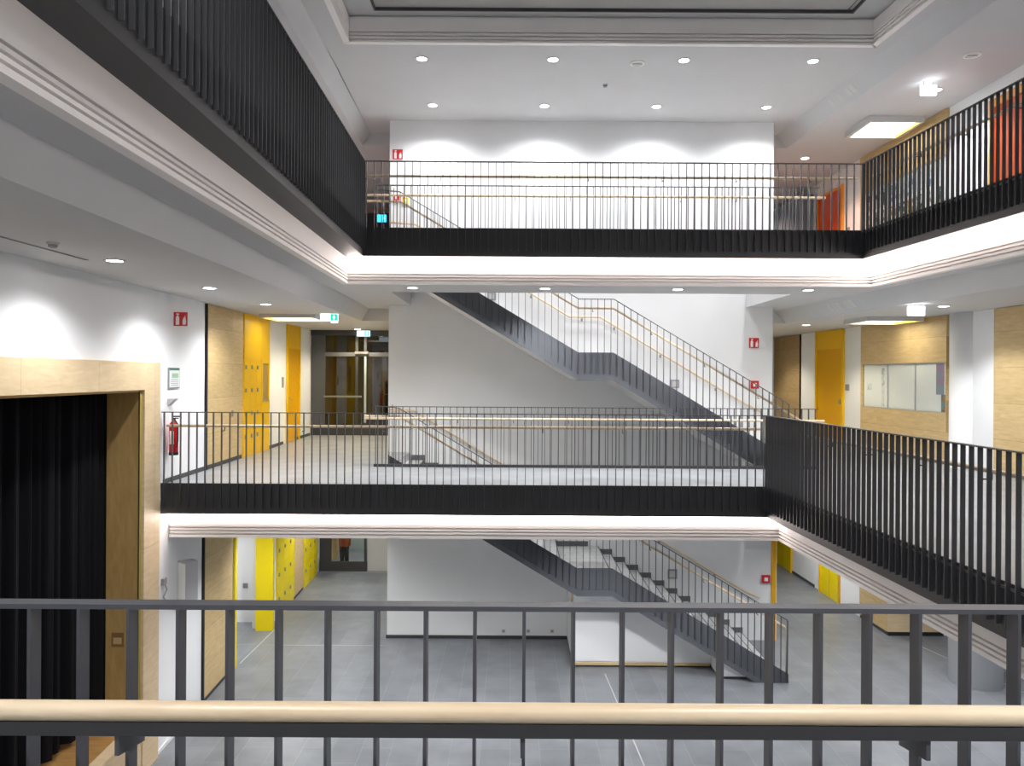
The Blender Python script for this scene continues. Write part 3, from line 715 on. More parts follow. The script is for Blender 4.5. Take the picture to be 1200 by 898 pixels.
m = MB(); wbox(m, 'L', Zc+.1, Ze-.08, F1+1.08, F1+1.11, .008, .05); m.build('niche_shelf', CHROME, nt_)
def side_door(name, side, Za, Zb, z0, z1, m, me, lab, h=2.4, kn=True, d=.03):
    f = XL if side == 'L' else XR
    o = thing(name, lab, 'door', (f(Za), Za, z0))
    mm = MB(); fw = .09
    wbox(mm, side, Za, Za+fw, z0, z1, .001, d+.02); wbox(mm, side, Zb-fw, Zb, z0, z1, .001, d+.02); wbox(mm, side, Za+fw, Zb-fw, z0+h, z0+h+.06, .001, d+.02); mm.build('door_frame', me, o)
    if z1 > z0+h+.08:
        mm = MB(); wbox(mm, side, Za+fw, Zb-fw, z0+h+.06, z1, .001, d+.01); mm.build('overpanel', me, o)
    mm = MB(); wbox(mm, side, Za+fw, Zb-fw, z0+.01, z0+h, .001, d*.5); lf = mm.build('leaf', m, o)
    if kn:
        mm = MB(); q = Za+fw+.08; wbox(mm, side, q, q+.03, z0+1.0, z0+1.12, d*.5, d*.5+.03); wbox(mm, side, q, q+.13, z0+1.06, z0+1.08, d*.5+.03, d*.5+.05); mm.build('handle', CHROME, lf)
    return o
side_door('yellow_door', 'L', ZonL(335), ZonL(350), F1, C1-.01, YELD, YEL, 'yellow door in the left corridor before the dark glass screen, middle floor', 2.3)
m = MB(); q = ZonL(331); wbox(m, 'L', q-.06, q+.06, F1+1.35, F1+1.6, 0, .02); tag(m.build('room_sign', GREY), 'small grey room sign on the white wall left of the yellow corridor door', 'sign')

# ground floor, left
t, Za, Zb, d = panel('sliding_wall_panel', 'L', 239, 272, F0, C0, MAPLE, 'tall pale maple wall panel on the ground floor below the middle bridge', 'wall panel')
m = MB(); wbox(m, 'L', Za-.05, Za+.01, F0, C0, .0, .035); m.build('gap_shade_strip', BLACK, t)  # gap shade again drawn as a solid black strip
m = MB(); wbox(m, 'L', 14.80, 14.92, 0, C0, -.3, .045); tag(m.build('doorway_post', LEMON), 'thin yellow post at the near side of the ground floor recess', 'post')
m = MB(); wbox(m, 'L', 17.0, 17.12, 0, C0, -.23, .15); tag(m.build('doorway_pier', LEMON), 'broad yellow pier at the far side of the ground floor recess', 'pier')
p = WP(287.5, 686.5, 17.59)
sw = thing('light_switch', 'small grey switch on the white wall inside the ground floor recess', 'switch', p)
MB().box(p.x-.055, p.x+.055, 17.58, 17.599, p.z-.055, p.z+.055).build('plate', mat('silver switch', (.3, .3, .3), .4), sw)
MB().box(p.x-.025, p.x+.025, 17.572, 17.58, p.z-.03, p.z+.03).build('rocker', GREY, sw)
lockers('locker_block', 'L', ZonL(325), ZonL(344.5), 0, C0, 3, 5, LEMON, 'lemon yellow lockers nearest the recess on the ground floor', zl=2.9, top_panel=False)
panel('wood_panel', 'L', 345, 356, 0, C0, MAPLE, 'narrow maple panel between the two yellow locker blocks, ground floor', 'wall panel')
lockers('locker_block', 'L', ZonL(356.5), ZonL(372), 0, C0, 3, 5, LEMON, 'lemon yellow lockers by the glass door at the far end of the ground floor', zl=2.9, top_panel=False)

# glass screens closing the left corridors
def glass_screen(lab, F, Z, x0, x1, top, door_x0, door_x1, vert):
    s = thing('glass_screen', lab, 'glass screen', ((x0+x1)/2, Z, F))
    m = MB()
    fw = .07
    m.box(x0, x1, Z, Z+.06, F, F+.28).box(x0, x1, Z, Z+.06, top-.14, top)
    for x in vert: m.box(x-fw/2, x+fw/2, Z-.004, Z+.06, F+.28, top-.14)
    m.build('frame', mat('anthracite frame', (.045, .045, .05), .45), s)
    m = MB().box(x0+.01, x1-.01, Z+.025, Z+.033, F+.28, top-.14); m.build('pane', GLASS, s)
    return s
Zs = 21.1
xa = XL(Zs)
gs = glass_screen('dark framed glass screen with a door across the left corridor, middle floor', F1, Zs, xa, -2.70, C1-.01, 0, 0, [xa+.22, xa+.90 if False else xa+.22, WP(418, 440, Zs).x, WP(428, 440, Zs).x, -2.74])
m = MB(); m.box(xa+.02, xa+.4, Zs-.01, Zs+.05, F1+.28, C1-.15); m.build('side_panel', mat('dark grey panel', (.085, .085, .09), .5), gs)
m = MB(); m.box(xa+.4, -2.75, Zs-.006, Zs+.06, F1+2.17, F1+2.28); m.build('transom', mat('grey transom', (.12, .12, .125), .4), gs)
q = WP(416.5, 413.5, Zs); q2 = WP(432, 413.5, Zs)
m = MB(); m.box(q.x, q2.x, Zs-.07, Zs-.006, q.z-.03, q.z+.03); m.build('door_closer', CHROME, gs)
q = WP(427, 440, Zs); m = MB(); m.box(q.x, q.x+.06, Zs-.03, Zs-.006, F1+.35, F1+2.16); m.build('door_leaf_edge', mat('pale green metal', (.40, .45, .43), .4), gs)
m = MB(); m.box(WP(379.5, 465, Zs).x, WP(424, 465, Zs).x, Zs-.03, Zs-.006, F1+1.04, F1+1.09); m.build('push_bar', mat('olive grey bar', (.22, .22, .17), .5), gs)
# what stands beyond that screen: a yellow locker wall and a pier, lit by an added lamp
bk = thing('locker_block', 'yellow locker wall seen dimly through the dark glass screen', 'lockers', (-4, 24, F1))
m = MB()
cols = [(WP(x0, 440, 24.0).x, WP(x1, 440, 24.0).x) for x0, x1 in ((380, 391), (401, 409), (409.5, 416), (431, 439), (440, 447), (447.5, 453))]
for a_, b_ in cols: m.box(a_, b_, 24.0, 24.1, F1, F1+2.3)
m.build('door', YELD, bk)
m = MB(); m.box(XL(24.2)+.02, -2.7, 24.12, 24.3, F1, C1); m.build('back_wall', mat('mid grey back wall', (.30, .30, .28), .7), bk)  # one even grey over the whole back wall
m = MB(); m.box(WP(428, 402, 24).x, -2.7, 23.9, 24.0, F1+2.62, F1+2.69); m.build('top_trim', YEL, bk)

# ground floor glass door with a person behind
Zg = 22.2; xg = XL(Zg)
GLASS_, GLASS = GLASS, CLEAR
gd = glass_screen('dark framed glass door at the end of the ground floor corridor', 0, Zg, xg+.02, WP(430, 650, Zg).x, C0, 0, 0, [xg+.13, WP(386.5, 650, Zg).x, WP(428, 650, Zg).x])
m = MB(); m.box(xg+.03, WP(386, 650, Zg).x, Zg-.008, Zg+.05, .28, C0-.1); m.build('side_panel', BLACK_B, gd); GLASS = GLASS_
struct('wall_corridor_end', MB().box(WP(430, 650, Zg).x+.01, -2.67, Zg+.05, Zg+.25, 0, C0), mat('light grey wall', (.50, .50, .50), .8))
struct('wall_behind_door', MB().box(-7, -2.67, 25, 25.2, 0, C0), mat('sage green wall', (.38, .46, .40), .8))
tag(MB().box(WP(387, 650, 23.6).x, WP(394.5, 650, 23.6).x, 23.6, 23.9, 0, 2.6).build('cupboard_side', MAPLE), 'ochre cupboard edge beyond the ground floor glass door', 'cupboard')

# person behind the glass door
def person():
    P0 = WP(404, 650, 22.9); px, py = P0.x, 22.9
    root = thing('person', 'person in a red coat and dark trousers bending forward behind the ground floor glass door', 'person', (px, py, 0))
    J = dict(pel=(0, 0, .92), sp=(.02, -.03, 1.15), ch=(-.0, -.08, 1.32), nk=(.02, -.13, 1.46), hd=(.03, -.17, 1.58), ht=(.03, -.17, 1.70),
             sl=(-.17, -.08, 1.36), el=(-.27, -.06, 1.10), wl=(-.12, -.22, 1.0), sr=(.19, -.08, 1.36), er=(.26, -.1, 1.08), wr=(.25, -.30, 1.02),
             hl=(-.09, 0, .88), kl=(-.08, -.03, .48), al=(-.08, .02, .09), tl=(-.08, -.15, .04), hr=(.09, 0, .88), kr=(.06, -.04, .48), ar=(.06, .02, .09), tr=(.06, -.15, .04))
    R = dict(pel=(.15, .11), sp=(.14, .11), ch=(.15, .11), nk=(.055, .055), hd=(.085, .095), ht=(.06, .07), sl=(.065, .065), el=(.045, .045), wl=(.032, .032), sr=(.065, .065), er=(.045, .045), wr=(.032, .032),
             hl=(.085, .085), kl=(.06, .06), al=(.045, .045), tl=(.035, .03), hr=(.085, .085), kr=(.06, .06), ar=(.045, .045), tr=(.035, .03))
    E = [('pel', 'sp'), ('sp', 'ch'), ('ch', 'nk'), ('nk', 'hd'), ('hd', 'ht'), ('ch', 'sl'), ('sl', 'el'), ('el', 'wl'), ('ch', 'sr'), ('sr', 'er'), ('er', 'wr'),
         ('pel', 'hl'), ('hl', 'kl'), ('kl', 'al'), ('al', 'tl'), ('pel', 'hr'), ('hr', 'kr'), ('kr', 'ar'), ('ar', 'tr')]
    keys = list(J); J = dict(J); R = dict(R)
    # fingers: five short chains on each wrist
    for w_, sgn in (('wl', 1), ('wr', 1)):
        wx, wy, wz = J[w_]
        pm = w_+'p'; J[pm] = (wx, wy-.07, wz-.01); R[pm] = (.036, .018); E.append((w_, pm))
        for i in range(4):
            a = pm+str(i); J[a] = (wx-.03+.02*i, wy-.115, wz-.015); R[a] = (.009, .009); E.append((pm, a))
            b_ = a+'t'; J[b_] = (wx-.03+.02*i, wy-.135-.006*(i in (1, 2)), wz-.05); R[b_] = (.008, .008); E.append((a, b_))
        a = pm+'th'; J[a] = (wx-.05, wy-.06, wz+.005); R[a] = (.011, .011); E.append((pm, a)); b_ = a+'t'; J[b_] = (wx-.055, wy-.1, wz-.01); R[b_] = (.009, .009); E.append((a, b_))
    keys = list(J)
    me = bpy.data.meshes.new('body'); me.from_pydata([J[k] for k in keys], [(keys.index(a), keys.index(b)) for a, b in E], [])
    o = bpy.data.objects.new('body', me); COL.objects.link(o); o.parent = root
    sk_ = o.modifiers.new('skin', 'SKIN'); sk_.use_smooth_shade = True
    for i, k in enumerate(keys):
        v = me.skin_vertices[0].data[i]; v.radius = R[k]; v.use_root = (k == 'pel')
    ss = o.modifiers.new('sub', 'SUBSURF'); ss.levels = ss.render_levels = 2
    skin = mat('skin tone', (.55, .33, .24), .55); trousers = mat('black trousers', (.012, .013, .016), .8); coat = mat('red coat cloth', (.30, .035, .02), .75); hair = mat('brown hair', (.07, .04, .025), .7)
    me.materials.append(skin)
    # coat: closed hem at mid thigh, sleeves to the wrists
    def ellr(c, a, b_, n=18): return [(c[0]+a*math.cos(2*math.pi*k/n), c[1]+b_*math.sin(2*math.pi*k/n), c[2]) for k in range(n)]
    m = MB(); m.loft([ellr((0, .01, .58), .17, .15), ellr((0, .01, .62), .18, .155), ellr((0, 0, .9), .19, .15), ellr((.01, -.02, 1.12), .175, .14), ellr((0, -.07, 1.3), .21, .145), ellr((.01, -.1, 1.41), .15, .11), ellr((.02, -.12, 1.46), .075, .075)])
    for s_, e_, w_ in (('sl', 'el', 'wl'), ('sr', 'er', 'wr')):
        def lr(p, r, n=12, J=J): return r
        pts = [Vector(J[s_]), (Vector(J[s_])+Vector(J[e_]))/2, Vector(J[e_]), (Vector(J[e_])+Vector(J[w_]))/2, Vector(J[w_])]
        rr = [.085, .075, .065, .058, .05]; rings = []
        for i, p in enumerate(pts):
            t = ((pts[min(i+1, 4)]-pts[max(i-1, 0)])).normalized(); a = t.cross(Vector((.3, 1, .2))).normalized(); b_ = t.cross(a)
            rings.append([p+a*rr[i]*math.cos(k*math.pi/6)+b_*rr[i]*math.sin(k*math.pi/6) for k in range(12)])
        m.loft(rings)
    m.build('coat', coat, root, None, world=False, smooth=True)
    m = MB()
    for sx, kx in ((-1, 'l'), (1, 'r')):
        pts = [Vector(J['h'+kx])+Vector((0, 0, .04)), Vector(J['k'+kx]), Vector(J['a'+kx])]
        m.loft([ellr(pts[0], .10, .10, 12), ellr((pts[0]+pts[1])/2, .088, .09, 12), ellr(pts[1], .075, .078, 12), ellr(pts[2], .06, .065, 12)])
    m.build('trousers', trousers, root, None, world=False, smooth=True)
    m = MB()
    for kx in 'lr':
        a = J['a'+kx]; m.loft([ellr((a[0], a[1]-.05, .0), .05, .14, 12), ellr((a[0], a[1]-.05, .05), .052, .14, 12), ellr((a[0], a[1]-.02, .1), .045, .07, 12)])
    m.build('shoes', BLACK, root, None, world=False, smooth=True)
    h = J['hd']; m = MB(); m.loft([ellr((h[0], h[1]+.03, 1.54), .075, .06), ellr((h[0], h[1]+.035, 1.62), .098, .085), ellr((h[0], h[1]+.02, 1.71), .095, .10), ellr((h[0], h[1]+.01, 1.77), .06, .065), ellr((h[0], h[1]+.01, 1.785), .01, .01)])
    m.build('hair', hair, root, None, world=False, smooth=True)
    m = MB(); fy = h[1]-.105
    m.box(h[0]-.04, h[0]-.02, fy-.003, fy+.02, 1.615, 1.625).box(h[0]+.02, h[0]+.04, fy-.003, fy+.02, 1.615, 1.625).box(h[0]-.022, h[0]+.022, fy, fy+.02, 1.548, 1.556)
    m.add([(h[0]-.012, fy+.01, 1.575), (h[0]+.012, fy+.01, 1.575), (h[0], fy-.02, 1.578), (h[0], fy+.01, 1.62)], [(0, 1, 2), (1, 3, 2), (3, 0, 2), (0, 3, 1)])
    m.build('face_features', hair, root, None, world=False)
    root.location.z = -.0
    bg = MB().box(px+.20, px+.33, py-.45, py-.40, .92, 1.06).build('paper_sheet', SIGNW, None)
    tag(bg, 'small white paper held by the person in the red coat', 'paper')
person()

# ------------------------------------------------------------------ things on the right wall
# middle floor
panel('wood_panel', 'R', 908, 939, F1, C1-.01, MAPLED, 'brown wood panel at the far end of the middle right corridor', 'wall panel', gap=[ZonR(939)+.03])
side_door('yellow_door', 'R', ZonR(990), ZonR(957), F1, C1-.01, YELD, YEL, 'yellow door on the middle floor, left of the glazed display case', 2.4)
m = MB(); q = ZonR(993.5); wbox(m, 'R', q-.08, q+.08, F1+1.35, F1+1.5, 0, .03); tag(m.build('room_sign', GREY), 'small grey room sign beside the yellow door on the middle floor', 'sign')
def display(F, top, x0, x1, lab, pictures):
    Za, Zb = ZonR(x1), ZonR(x0)
    z0, z1 = F+.985, F+1.985
    t = thing('display_case', lab, 'display case', (XR(Za), Za, F))
    m = MB(); wbox(m, 'R', Za, Zb, F+.06, z0, 0.001, .05); wbox(m, 'R', Za, Zb, z1, top, .001, .05); wbox(m, 'R', Zb-.10, Zb, z0, z1, .001, .05); wbox(m, 'R', Za, Za+.03, z0, z1, .001, .05)
    m.build('wood_surround', MAPLE, t)
    m = MB(); wbox(m, 'R', Za, Zb, F, F+.06, .001, .04); m.build('plinth', BLACK_B, t)
    m = MB(); wbox(m, 'R', Za+.03, Zb-.10, z0, z1, .001, .012); m.build('back_board', mat('white pin board', (.90, .91, .90), .6), t)
    m = MB(); w3 = (Zb-.1-Za-.03)/3
    for k in range(1, 3): wbox(m, 'R', Za+.03+w3*k-.006, Za+.03+w3*k+.006, z0, z1, .012, .038)
    wbox(m, 'R', Za+.03, Zb-.1, z0, z0+.02, .012, .04); wbox(m, 'R', Za+.03, Zb-.1, z1-.02, z1, .012, .04)
    m.build('glazing_frame', CHROME, t)
    m = MB(); wbox(m, 'R', Za+.03, Zb-.1, z0+.02, z1-.02, .030, .034); m.build('pane', CLEAR, t)
    for (nm, lb, ct, a, b_, h0, h1, mt) in pictures(Za, Zb, z0):
        mm = MB(); wbox(mm, 'R', a, b_, h0, h1, .0125, .016)
        tag(mm.build(nm, mt), lb, ct, 'pictures pinned in the display cases')
def pictmat(name, cols, sc):
    m = bpy.data.materials.new(name); m.use_nodes = True; nt = m.node_tree; b = nt.nodes['Principled BSDF']
    tc = nt.nodes.new('ShaderNodeTexCoord'); v = nt.nodes.new('ShaderNodeTexVoronoi'); v.inputs['Scale'].default_value = sc
    r = nt.nodes.new('ShaderNodeValToRGB'); r.color_ramp.interpolation = 'CONSTANT'
    for i, c in enumerate(cols):
        if i < 2: e = r.color_ramp.elements[i]; e.position = i/len(cols)
        else: e = r.color_ramp.elements.new(i/len(cols))
        e.color = (*c, 1)
    sp = nt.nodes.new('ShaderNodeSeparateColor')
    nt.links.new(tc.outputs['Object'], v.inputs['Vector']); nt.links.new(v.outputs['Color'], sp.inputs[0]); nt.links.new(sp.outputs[0], r.inputs[0]); nt.links.new(r.outputs[0], b.inputs['Base Color'])
    return m
def pics1(Za, Zb, z0):
    L = []
    L.append(('poster', 'mauve and grey-blue poster in the middle floor display case', 'poster', ZonR(1107.5), ZonR(1098), z0+.36, z0+.97, pictmat('mauve poster', [(.36, .26, .40), (.25, .33, .42), (.42, .28, .38)], 5)))
    L.append(('poster', 'brown poster at the lower right corner of the middle floor display case', 'poster', ZonR(1111)+.02, ZonR(1104), z0+.02, z0+.36, pictmat('brown poster', [(.22, .13, .06), (.30, .18, .09), (.12, .25, .30)], 9)))
    L.append(('pinned_paper', 'tall white sheet with small dark stamps in the middle floor display case', 'paper', ZonR(1037), ZonR(1034), z0+.06, z0+.9, pictmat('stamped sheet', [(.7, .72, .7), (.45, .47, .45), (.8, .8, .78)], 9)))
    L.append(('pinned_paper', 'small faint drawing at the left end of the middle floor display case', 'paper', ZonR(1022), ZonR(1017), z0+.4, z0+.55, pictmat('faint drawing', [(.7, .72, .7), (.55, .57, .55), (.8, .8, .78)], 14)))
    return L
display(F1, C1-.01, 1011, 1112, 'maple panelled display case with white glazed boards on the middle floor', pics1)
def pics2(Za, Zb, z0):
    L = []; rnd = random.Random(4); A, B = Za+.1, Zb-.2
    n = 9; w = (B-A)/n
    mats = [pictmat('collage green', [(.05, .12, .08), (.25, .3, .2), (.6, .65, .6), (.02, .05, .06)], 12), pictmat('collage blue', [(.55, .65, .8), (.2, .3, .5), (.75, .8, .85)], 12), pictmat('collage warm', [(.7, .5, .2), (.75, .78, .8), (.3, .2, .1)], 12), pictmat('collage pale', [(.7, .74, .8), (.5, .6, .75), (.85, .85, .85)], 10)]
    names = ['first', 'second', 'third', 'fourth', 'fifth', 'sixth', 'seventh', 'eighth', 'ninth']
    for k in range(n):
        for r in range(2):
            mt = mats[0] if k > 5 else mats[(k*2+r*3) % 4]
            L.append(('pinned_picture', '%s picture from the near end in the %s row of the upper display case' % (names[k], 'lower' if r == 0 else 'higher'), 'picture', A+k*w+.04, A+(k+1)*w-.05, z0+.06+r*.46, z0+.44+r*.46, mt))
    return L
display(F2, C2-.01, 1009, 1111, 'maple panelled display case full of small pictures on the upper floor', pics2)
colm = MB().disc((8.72, 14.4), .45, 0, C1+.2, 48); o = struct('column_round', colm, WHITE)
for p_ in o.data.polygons: p_.use_smooth = abs(p_.normal.z) < .5
panel('wood_panel', 'R', 1166, 1400, F1, C1-.01, MAPLE, 'wide maple panel right of the round white column on the middle floor', 'wall panel', zz=(9.5, ZonR(1166)))
# upper floor
side_door('orange_door', 'R', 12.2, ZonR(1160), F2, F2+2.55, ORA, ORAE, 'orange red door near the right edge of the upper floor', 2.4)
side_door('orange_door', 'R', ZonR(988), ZonR(957), F2, F2+2.5, ORA, ORAE, 'orange red door behind the thin railing, beside the grey lockers', 2.42)
lockers('locker_block', 'R', ZonR(953)+.05, 25.8, F2, F2+2.66, 6, 1, GREYL, 'blue grey steel lockers in the upper right corridor', zl=2.62, top_panel=False, d=.3, knob=BLACK)
m = MB(); q = ZonR(993); wbox(m, 'R', q-.08, q+.08, F2+1.2, F2+1.35, 0, .03); tag(m.build('room_sign', GREY), 'small grey room sign beside the far orange door on the upper floor', 'sign')
# ground floor
panel('wood_panel', 'R', 1010, 1052, 0, C0, MAPLE, 'maple wall panel on the ground floor right of the white wall', 'wall panel', zz=(16.98, ZonR(1010)))
wp = thing('corner_wood_panel', 'maple panel around the corner facing the hall, ground floor right', 'wall panel', (8.9, 16.9, 0))
MB().box(XR(16.96)-.03, 9.55, 16.92, 16.958, .09, C0).build('panel', MAPLEF, wp); MB().box(XR(16.96)-.02, 9.55, 16.93, 16.958, 0, .09).build('plinth', BLACK, wp)
def recess(lab, Za, Zb):
    t = thing('yellow_doorway', lab, 'door', (XR(Za), Za, 0))
    m = MB(); wbox(m, 'R', Za, Zb, .0, C0, .001, .02); m.build('leaf', LEMON, t)
    m = MB(); wbox(m, 'R', Za-.06, Za, 0, C0, .001, .06); wbox(m, 'R', Zb, Zb+.04, 0, C0, .001, .06); m.build('door_frame', YEL, t)
    m = MB(); wbox(m, 'R', (Za+Zb)/2-.01, (Za+Zb)/2+.01, .02, C0, .02, .03); m.build('joint', YELD, t)
recess('yellow door on the ground floor between the two white wall strips', ZonR(985), ZonR(964))
recess('yellow door farthest along the ground floor right corridor', ZonR(929), ZonR(913))
yd = thing('yellow_door', 'yellow door on the corner of the white wall, ground floor by the stair', 'door', (5.68, 16.9, 0))
MB().box(5.632, 5.72, ZC-.03, ZC+1.0, 0, C0).build('leaf', YELD, yd); MB().box(5.72, 5.735, ZC-.03, ZC+1.0, 0, C0).build('door_edge', mat('pale edge', (.8, .7, .4), .5), yd)
MB().tube([(5.735, 16.75, 1.05), (5.80, 16.75, 1.05), (5.80, 16.9, 1.05)], .012, 8).build('handle', CHROME, yd)
# dark door at the end of the upper left corridor
dd = thing('dark_screen', 'dark doorway at the end of the upper left corridor', 'door', (-4.2, 24, F2))
MB().box(XL(24), -2.67, 24, 24.08, F2, F2+2.7).build('leaf', BLACK_B, dd); MB().box(-4.3, -4.2, 23.98, 24.0, F2, F2+2.65).build('frame', STEEL, dd)
struct('wall_upper_end', MB().box(XL(24), -2.67, 24.1, 24.3, F2, C2), mat('plaster tinted by orange bounce', (.62, .42, .34), .8))  # salmon tint puts the orange bounce light into a white wall's colour
struct('wall_upper_far', MB().box(5.63, XR(27), 27, 27.2, F2, C2), mat('white wall tinted by orange bounce', (.62, .42, .34), .8))  # orange bounce is coloured into this far wall too
struct('wall_middle_far', MB().box(5.63, XR(27), 27, 27.2, F1, C1), mat('ochre far wall', (.60, .50, .28), .8))  # plain ochre colour over the whole far wall
# ------------------------------------------------------------------ ceiling fittings
def downlight_proto():
    t = thing('downlight', '', 'ceiling light', (0, 0, 0), 'recessed round downlights')
    MB().ring((0, 0), .085, .11, -.012, 0).build('trim_ring', CEIL, t, None, world=False)
    MB().disc((0, 0), .085, -.006, -.003).build('lens', E_LAMP, t, None, world=False)
    return kids(t)
dl0 = None; used_dl = False
def spot(loc, power, ang=110, blend=.6, col=(.98, .985, 1)):
    l = bpy.data.lights.new('lamp', 'SPOT'); l.energy = power; l.spot_size = math.radians(ang); l.spot_blend = blend; l.color = col; l.shadow_soft_size = .09
    o = bpy.data.objects.new('lamp', l); COL.objects.link(o); o.location = loc; return o
def downlight(x, y, z, lab, power=70, ang=115, blend=.7, col=(.98, .985, 1)):
    global dl0
    if dl0 is None:
        dl0 = downlight_proto(); o = dl0
    else: o = dup(dl0)
    o.location = (x, y, z); o['label'] = lab
    spot((x, y, z-.03), power, ang, blend, col)
PW = 60
R1 = ((-1.6, 'first'), (.68, 'second'), (2.96, 'third'), (5.2, 'fourth'))
for x, w_ in R1:
    downlight(x, 13.35, EYE+5.5, '%s downlight from the left in the front row, ceiling over the upper bridge' % w_, PW*1.5)
for x, w_ in R1:
    downlight(x-.05, 15.65, EYE+5.5, '%s downlight from the left in the row along the white wall, topmost ceiling' % w_, PW*1.5, 150, .8)
for x, w_ in R1:
    downlight(x-.12+(.0), 13.2, F2-.845, '%s downlight from the left under the upper bridge' % w_, PW*1.35, 150, .6)
for z, w_ in ((8.3, 'nearest'), (10.9, 'second nearest'), (13.4, 'middle'), (17.9, 'second farthest'), (20.6, 'farthest')):
    downlight(-4.15 if z > 16 else -4.3, z, C1, '%s downlight along the left wall under the upper gallery' % w_, PW*1.0, 145, .7, (.98, .985, 1) if z < 15 else (1, .88, .62))
for z, w_ in ((4.0, 'hidden near'), (1.4, 'hidden nearest')):
    downlight(-4.3, z, C1, '%s downlight along the left wall under the upper gallery' % w_, PW*1.0, 145, .7)
for z, x, w_ in ((13.0, 7.3, 'nearest'), (17.9, 6.85, 'middle'), (22.0, 6.8, 'farthest')):
    downlight(x, z, C1, '%s downlight in the ceiling of the middle right corridor' % w_, PW*.9, 125, .5, (.98, .985, 1) if z < 15 else (1, .9, .7))
downlight(7.3, 8.5, C1, 'downlight over the near part of the middle right gallery', PW*.9, 125, .5)
for z, x, w_ in ((13.9, 7.65, 'nearest'), (18.3, 6.95, 'farther')):
    downlight(x, z, C2, '%s downlight in the lower ceiling of the upper right gallery' % w_, PW*1.1, 125, .5, (.95, .96, 1) if z < 15 else (1, .62, .46))
downlight(7.4, 9.2, C2, 'downlight over the near part of the upper right gallery', PW*1.1, 125, .5)
for z, w_ in ((9.0, 'nearest'), (14.5, 'middle'), (19.5, 'farthest')):
    downlight(-4.2, z, C2, '%s downlight over the upper left gallery' % w_, PW*.8, 125, .5, (.95, .96, 1) if z < 12 else (1, .62, .46))
for x in (-3.4, -.9, 1.6, 4.1):
    downlight(x, 12.7, C0-.0, 'downlight under the middle bridge, ground floor', PW*1.4, 140)
for (x, z) in ((-4.4, 15.6), (-4.2, 19.6), (7.2, 14.6), (7.0, 19.3), (7.2, 9), (6.8, 4.5), (12, 13), (7.6, 12.2)):  # the last one is an added lamp to brighten the round column
    downlight(x, z, C0, 'downlight in the ground floor ceiling beside the corridor', PW*1.5, 135)
for x in (-3.5, -1.2, 1.2, 3.5, 7): downlight(x, .75, F2-1.0, 'downlight over the front gallery', PW*.85, 150)
struct('ceiling_front', MB().box(-5.6, 9.2, -3.4, ZF-.1, F2-.99, F2-.1), CEIL)

def square_light(x0, x1, y0, y1, zc, lab, ly=.07):
    t = thing('square_ceiling_light', lab, 'ceiling light', ((x0+x1)/2, (y0+y1)/2, zc))
    w = .06; m = MB()
    m.box(x0, x1, y0, y0+w, zc-ly, zc).box(x0, x1, y1-w, y1, zc-ly, zc).box(x0, x0+w, y0+w, y1-w, zc-ly, zc).box(x1-w, x1, y0+w, y1-w, zc-ly, zc)
    m.build('housing', CEIL, t)
    MB().box(x0+w, x1-w, y0+w, y1-w, zc-ly*.5, zc-.002).build('light_panel', E_PANEL, t)
    m = MB(); m.box(x0+w, x0+w+.01, y0+w, y1-w, zc-ly, zc-ly*.5).box(x1-w-.01, x1-w, y0+w, y1-w, zc-ly, zc-ly*.5); m.build('yellow_lining', YEL, t)
square_light(7.08, 8.2, 15.3, 16.4, C1, 'square yellow-lined ceiling light of the middle right gallery', .09)
square_light(7.08, 8.2, 15.3, 16.4, C2, 'square yellow-lined ceiling light of the upper right gallery', .12)
square_light(-5.15, -4.0, 15.6, 16.6, C1, 'square warm ceiling light over the left lockers, middle floor', .08)

def exit_sign(lab, px, py, Z, zc, w, h, ms, glyph=True, blank=False):
    p = WP(px, py, Z)
    t = thing('exit_sign', lab, 'sign', (p.x, Z, p.z))
    MB().box(p.x-w/2, p.x+w/2, Z-.02, Z+.02, p.z-h/2, p.z+h/2).build('housing', ms[0], t)
    if glyph:
        MB().box(p.x+w*.08, p.x+w*.46, Z-.024, Z-.02, p.z-h*.42, p.z+h*.42).build('green_field', ms[1], t)
        m = MB(); cx = p.x+w*.27
        m.xprism([(cx-.03, p.z), (cx, p.z+.045), (cx+.03, p.z), (cx, p.z-.045)], Z-.028, Z-.024)
        m.box(cx-.008, cx+.008, Z-.028, Z-.024, p.z-h*.32, p.z)
        m.build('pictogram', ms[2], t)
    m = MB().tube([(p.x-w*.3, Z, p.z+h/2), (p.x-w*.3, Z, zc)], .006, 6).tube([(p.x+w*.3, Z, p.z+h/2), (p.x+w*.3, Z, zc)], .006, 6); m.build('suspension', CHROME, t)
exit_sign('white and green emergency exit sign under the left corridor ceiling', 386, 372, 15.5, C1, .36, .15, (E_SIGN1, E_GREEN, E_SIGN1))
exit_sign('blue-white emergency exit sign in front of the dark glass screen', 426, 391, 19.5, C1, .33, .14, (E_SIGN1, E_BLUE, E_SIGN1))
exit_sign('blue lit sign seen low behind the upper left railings', 447, 256, 21, C2, .26, .2, (E_BLUE, E_BLUE, E_SIGN1))
exit_sign('glaring white lit sign under the middle right ceiling', 1073.5, 364.5, 12.7, C1, .27, .15, (E_SIGN, None, None), glyph=False)
exit_sign('glaring white lit sign under the upper right ceiling', 1088, 106, 13.5, C2, .27, .17, (E_SIGN, None, None), glyph=False)

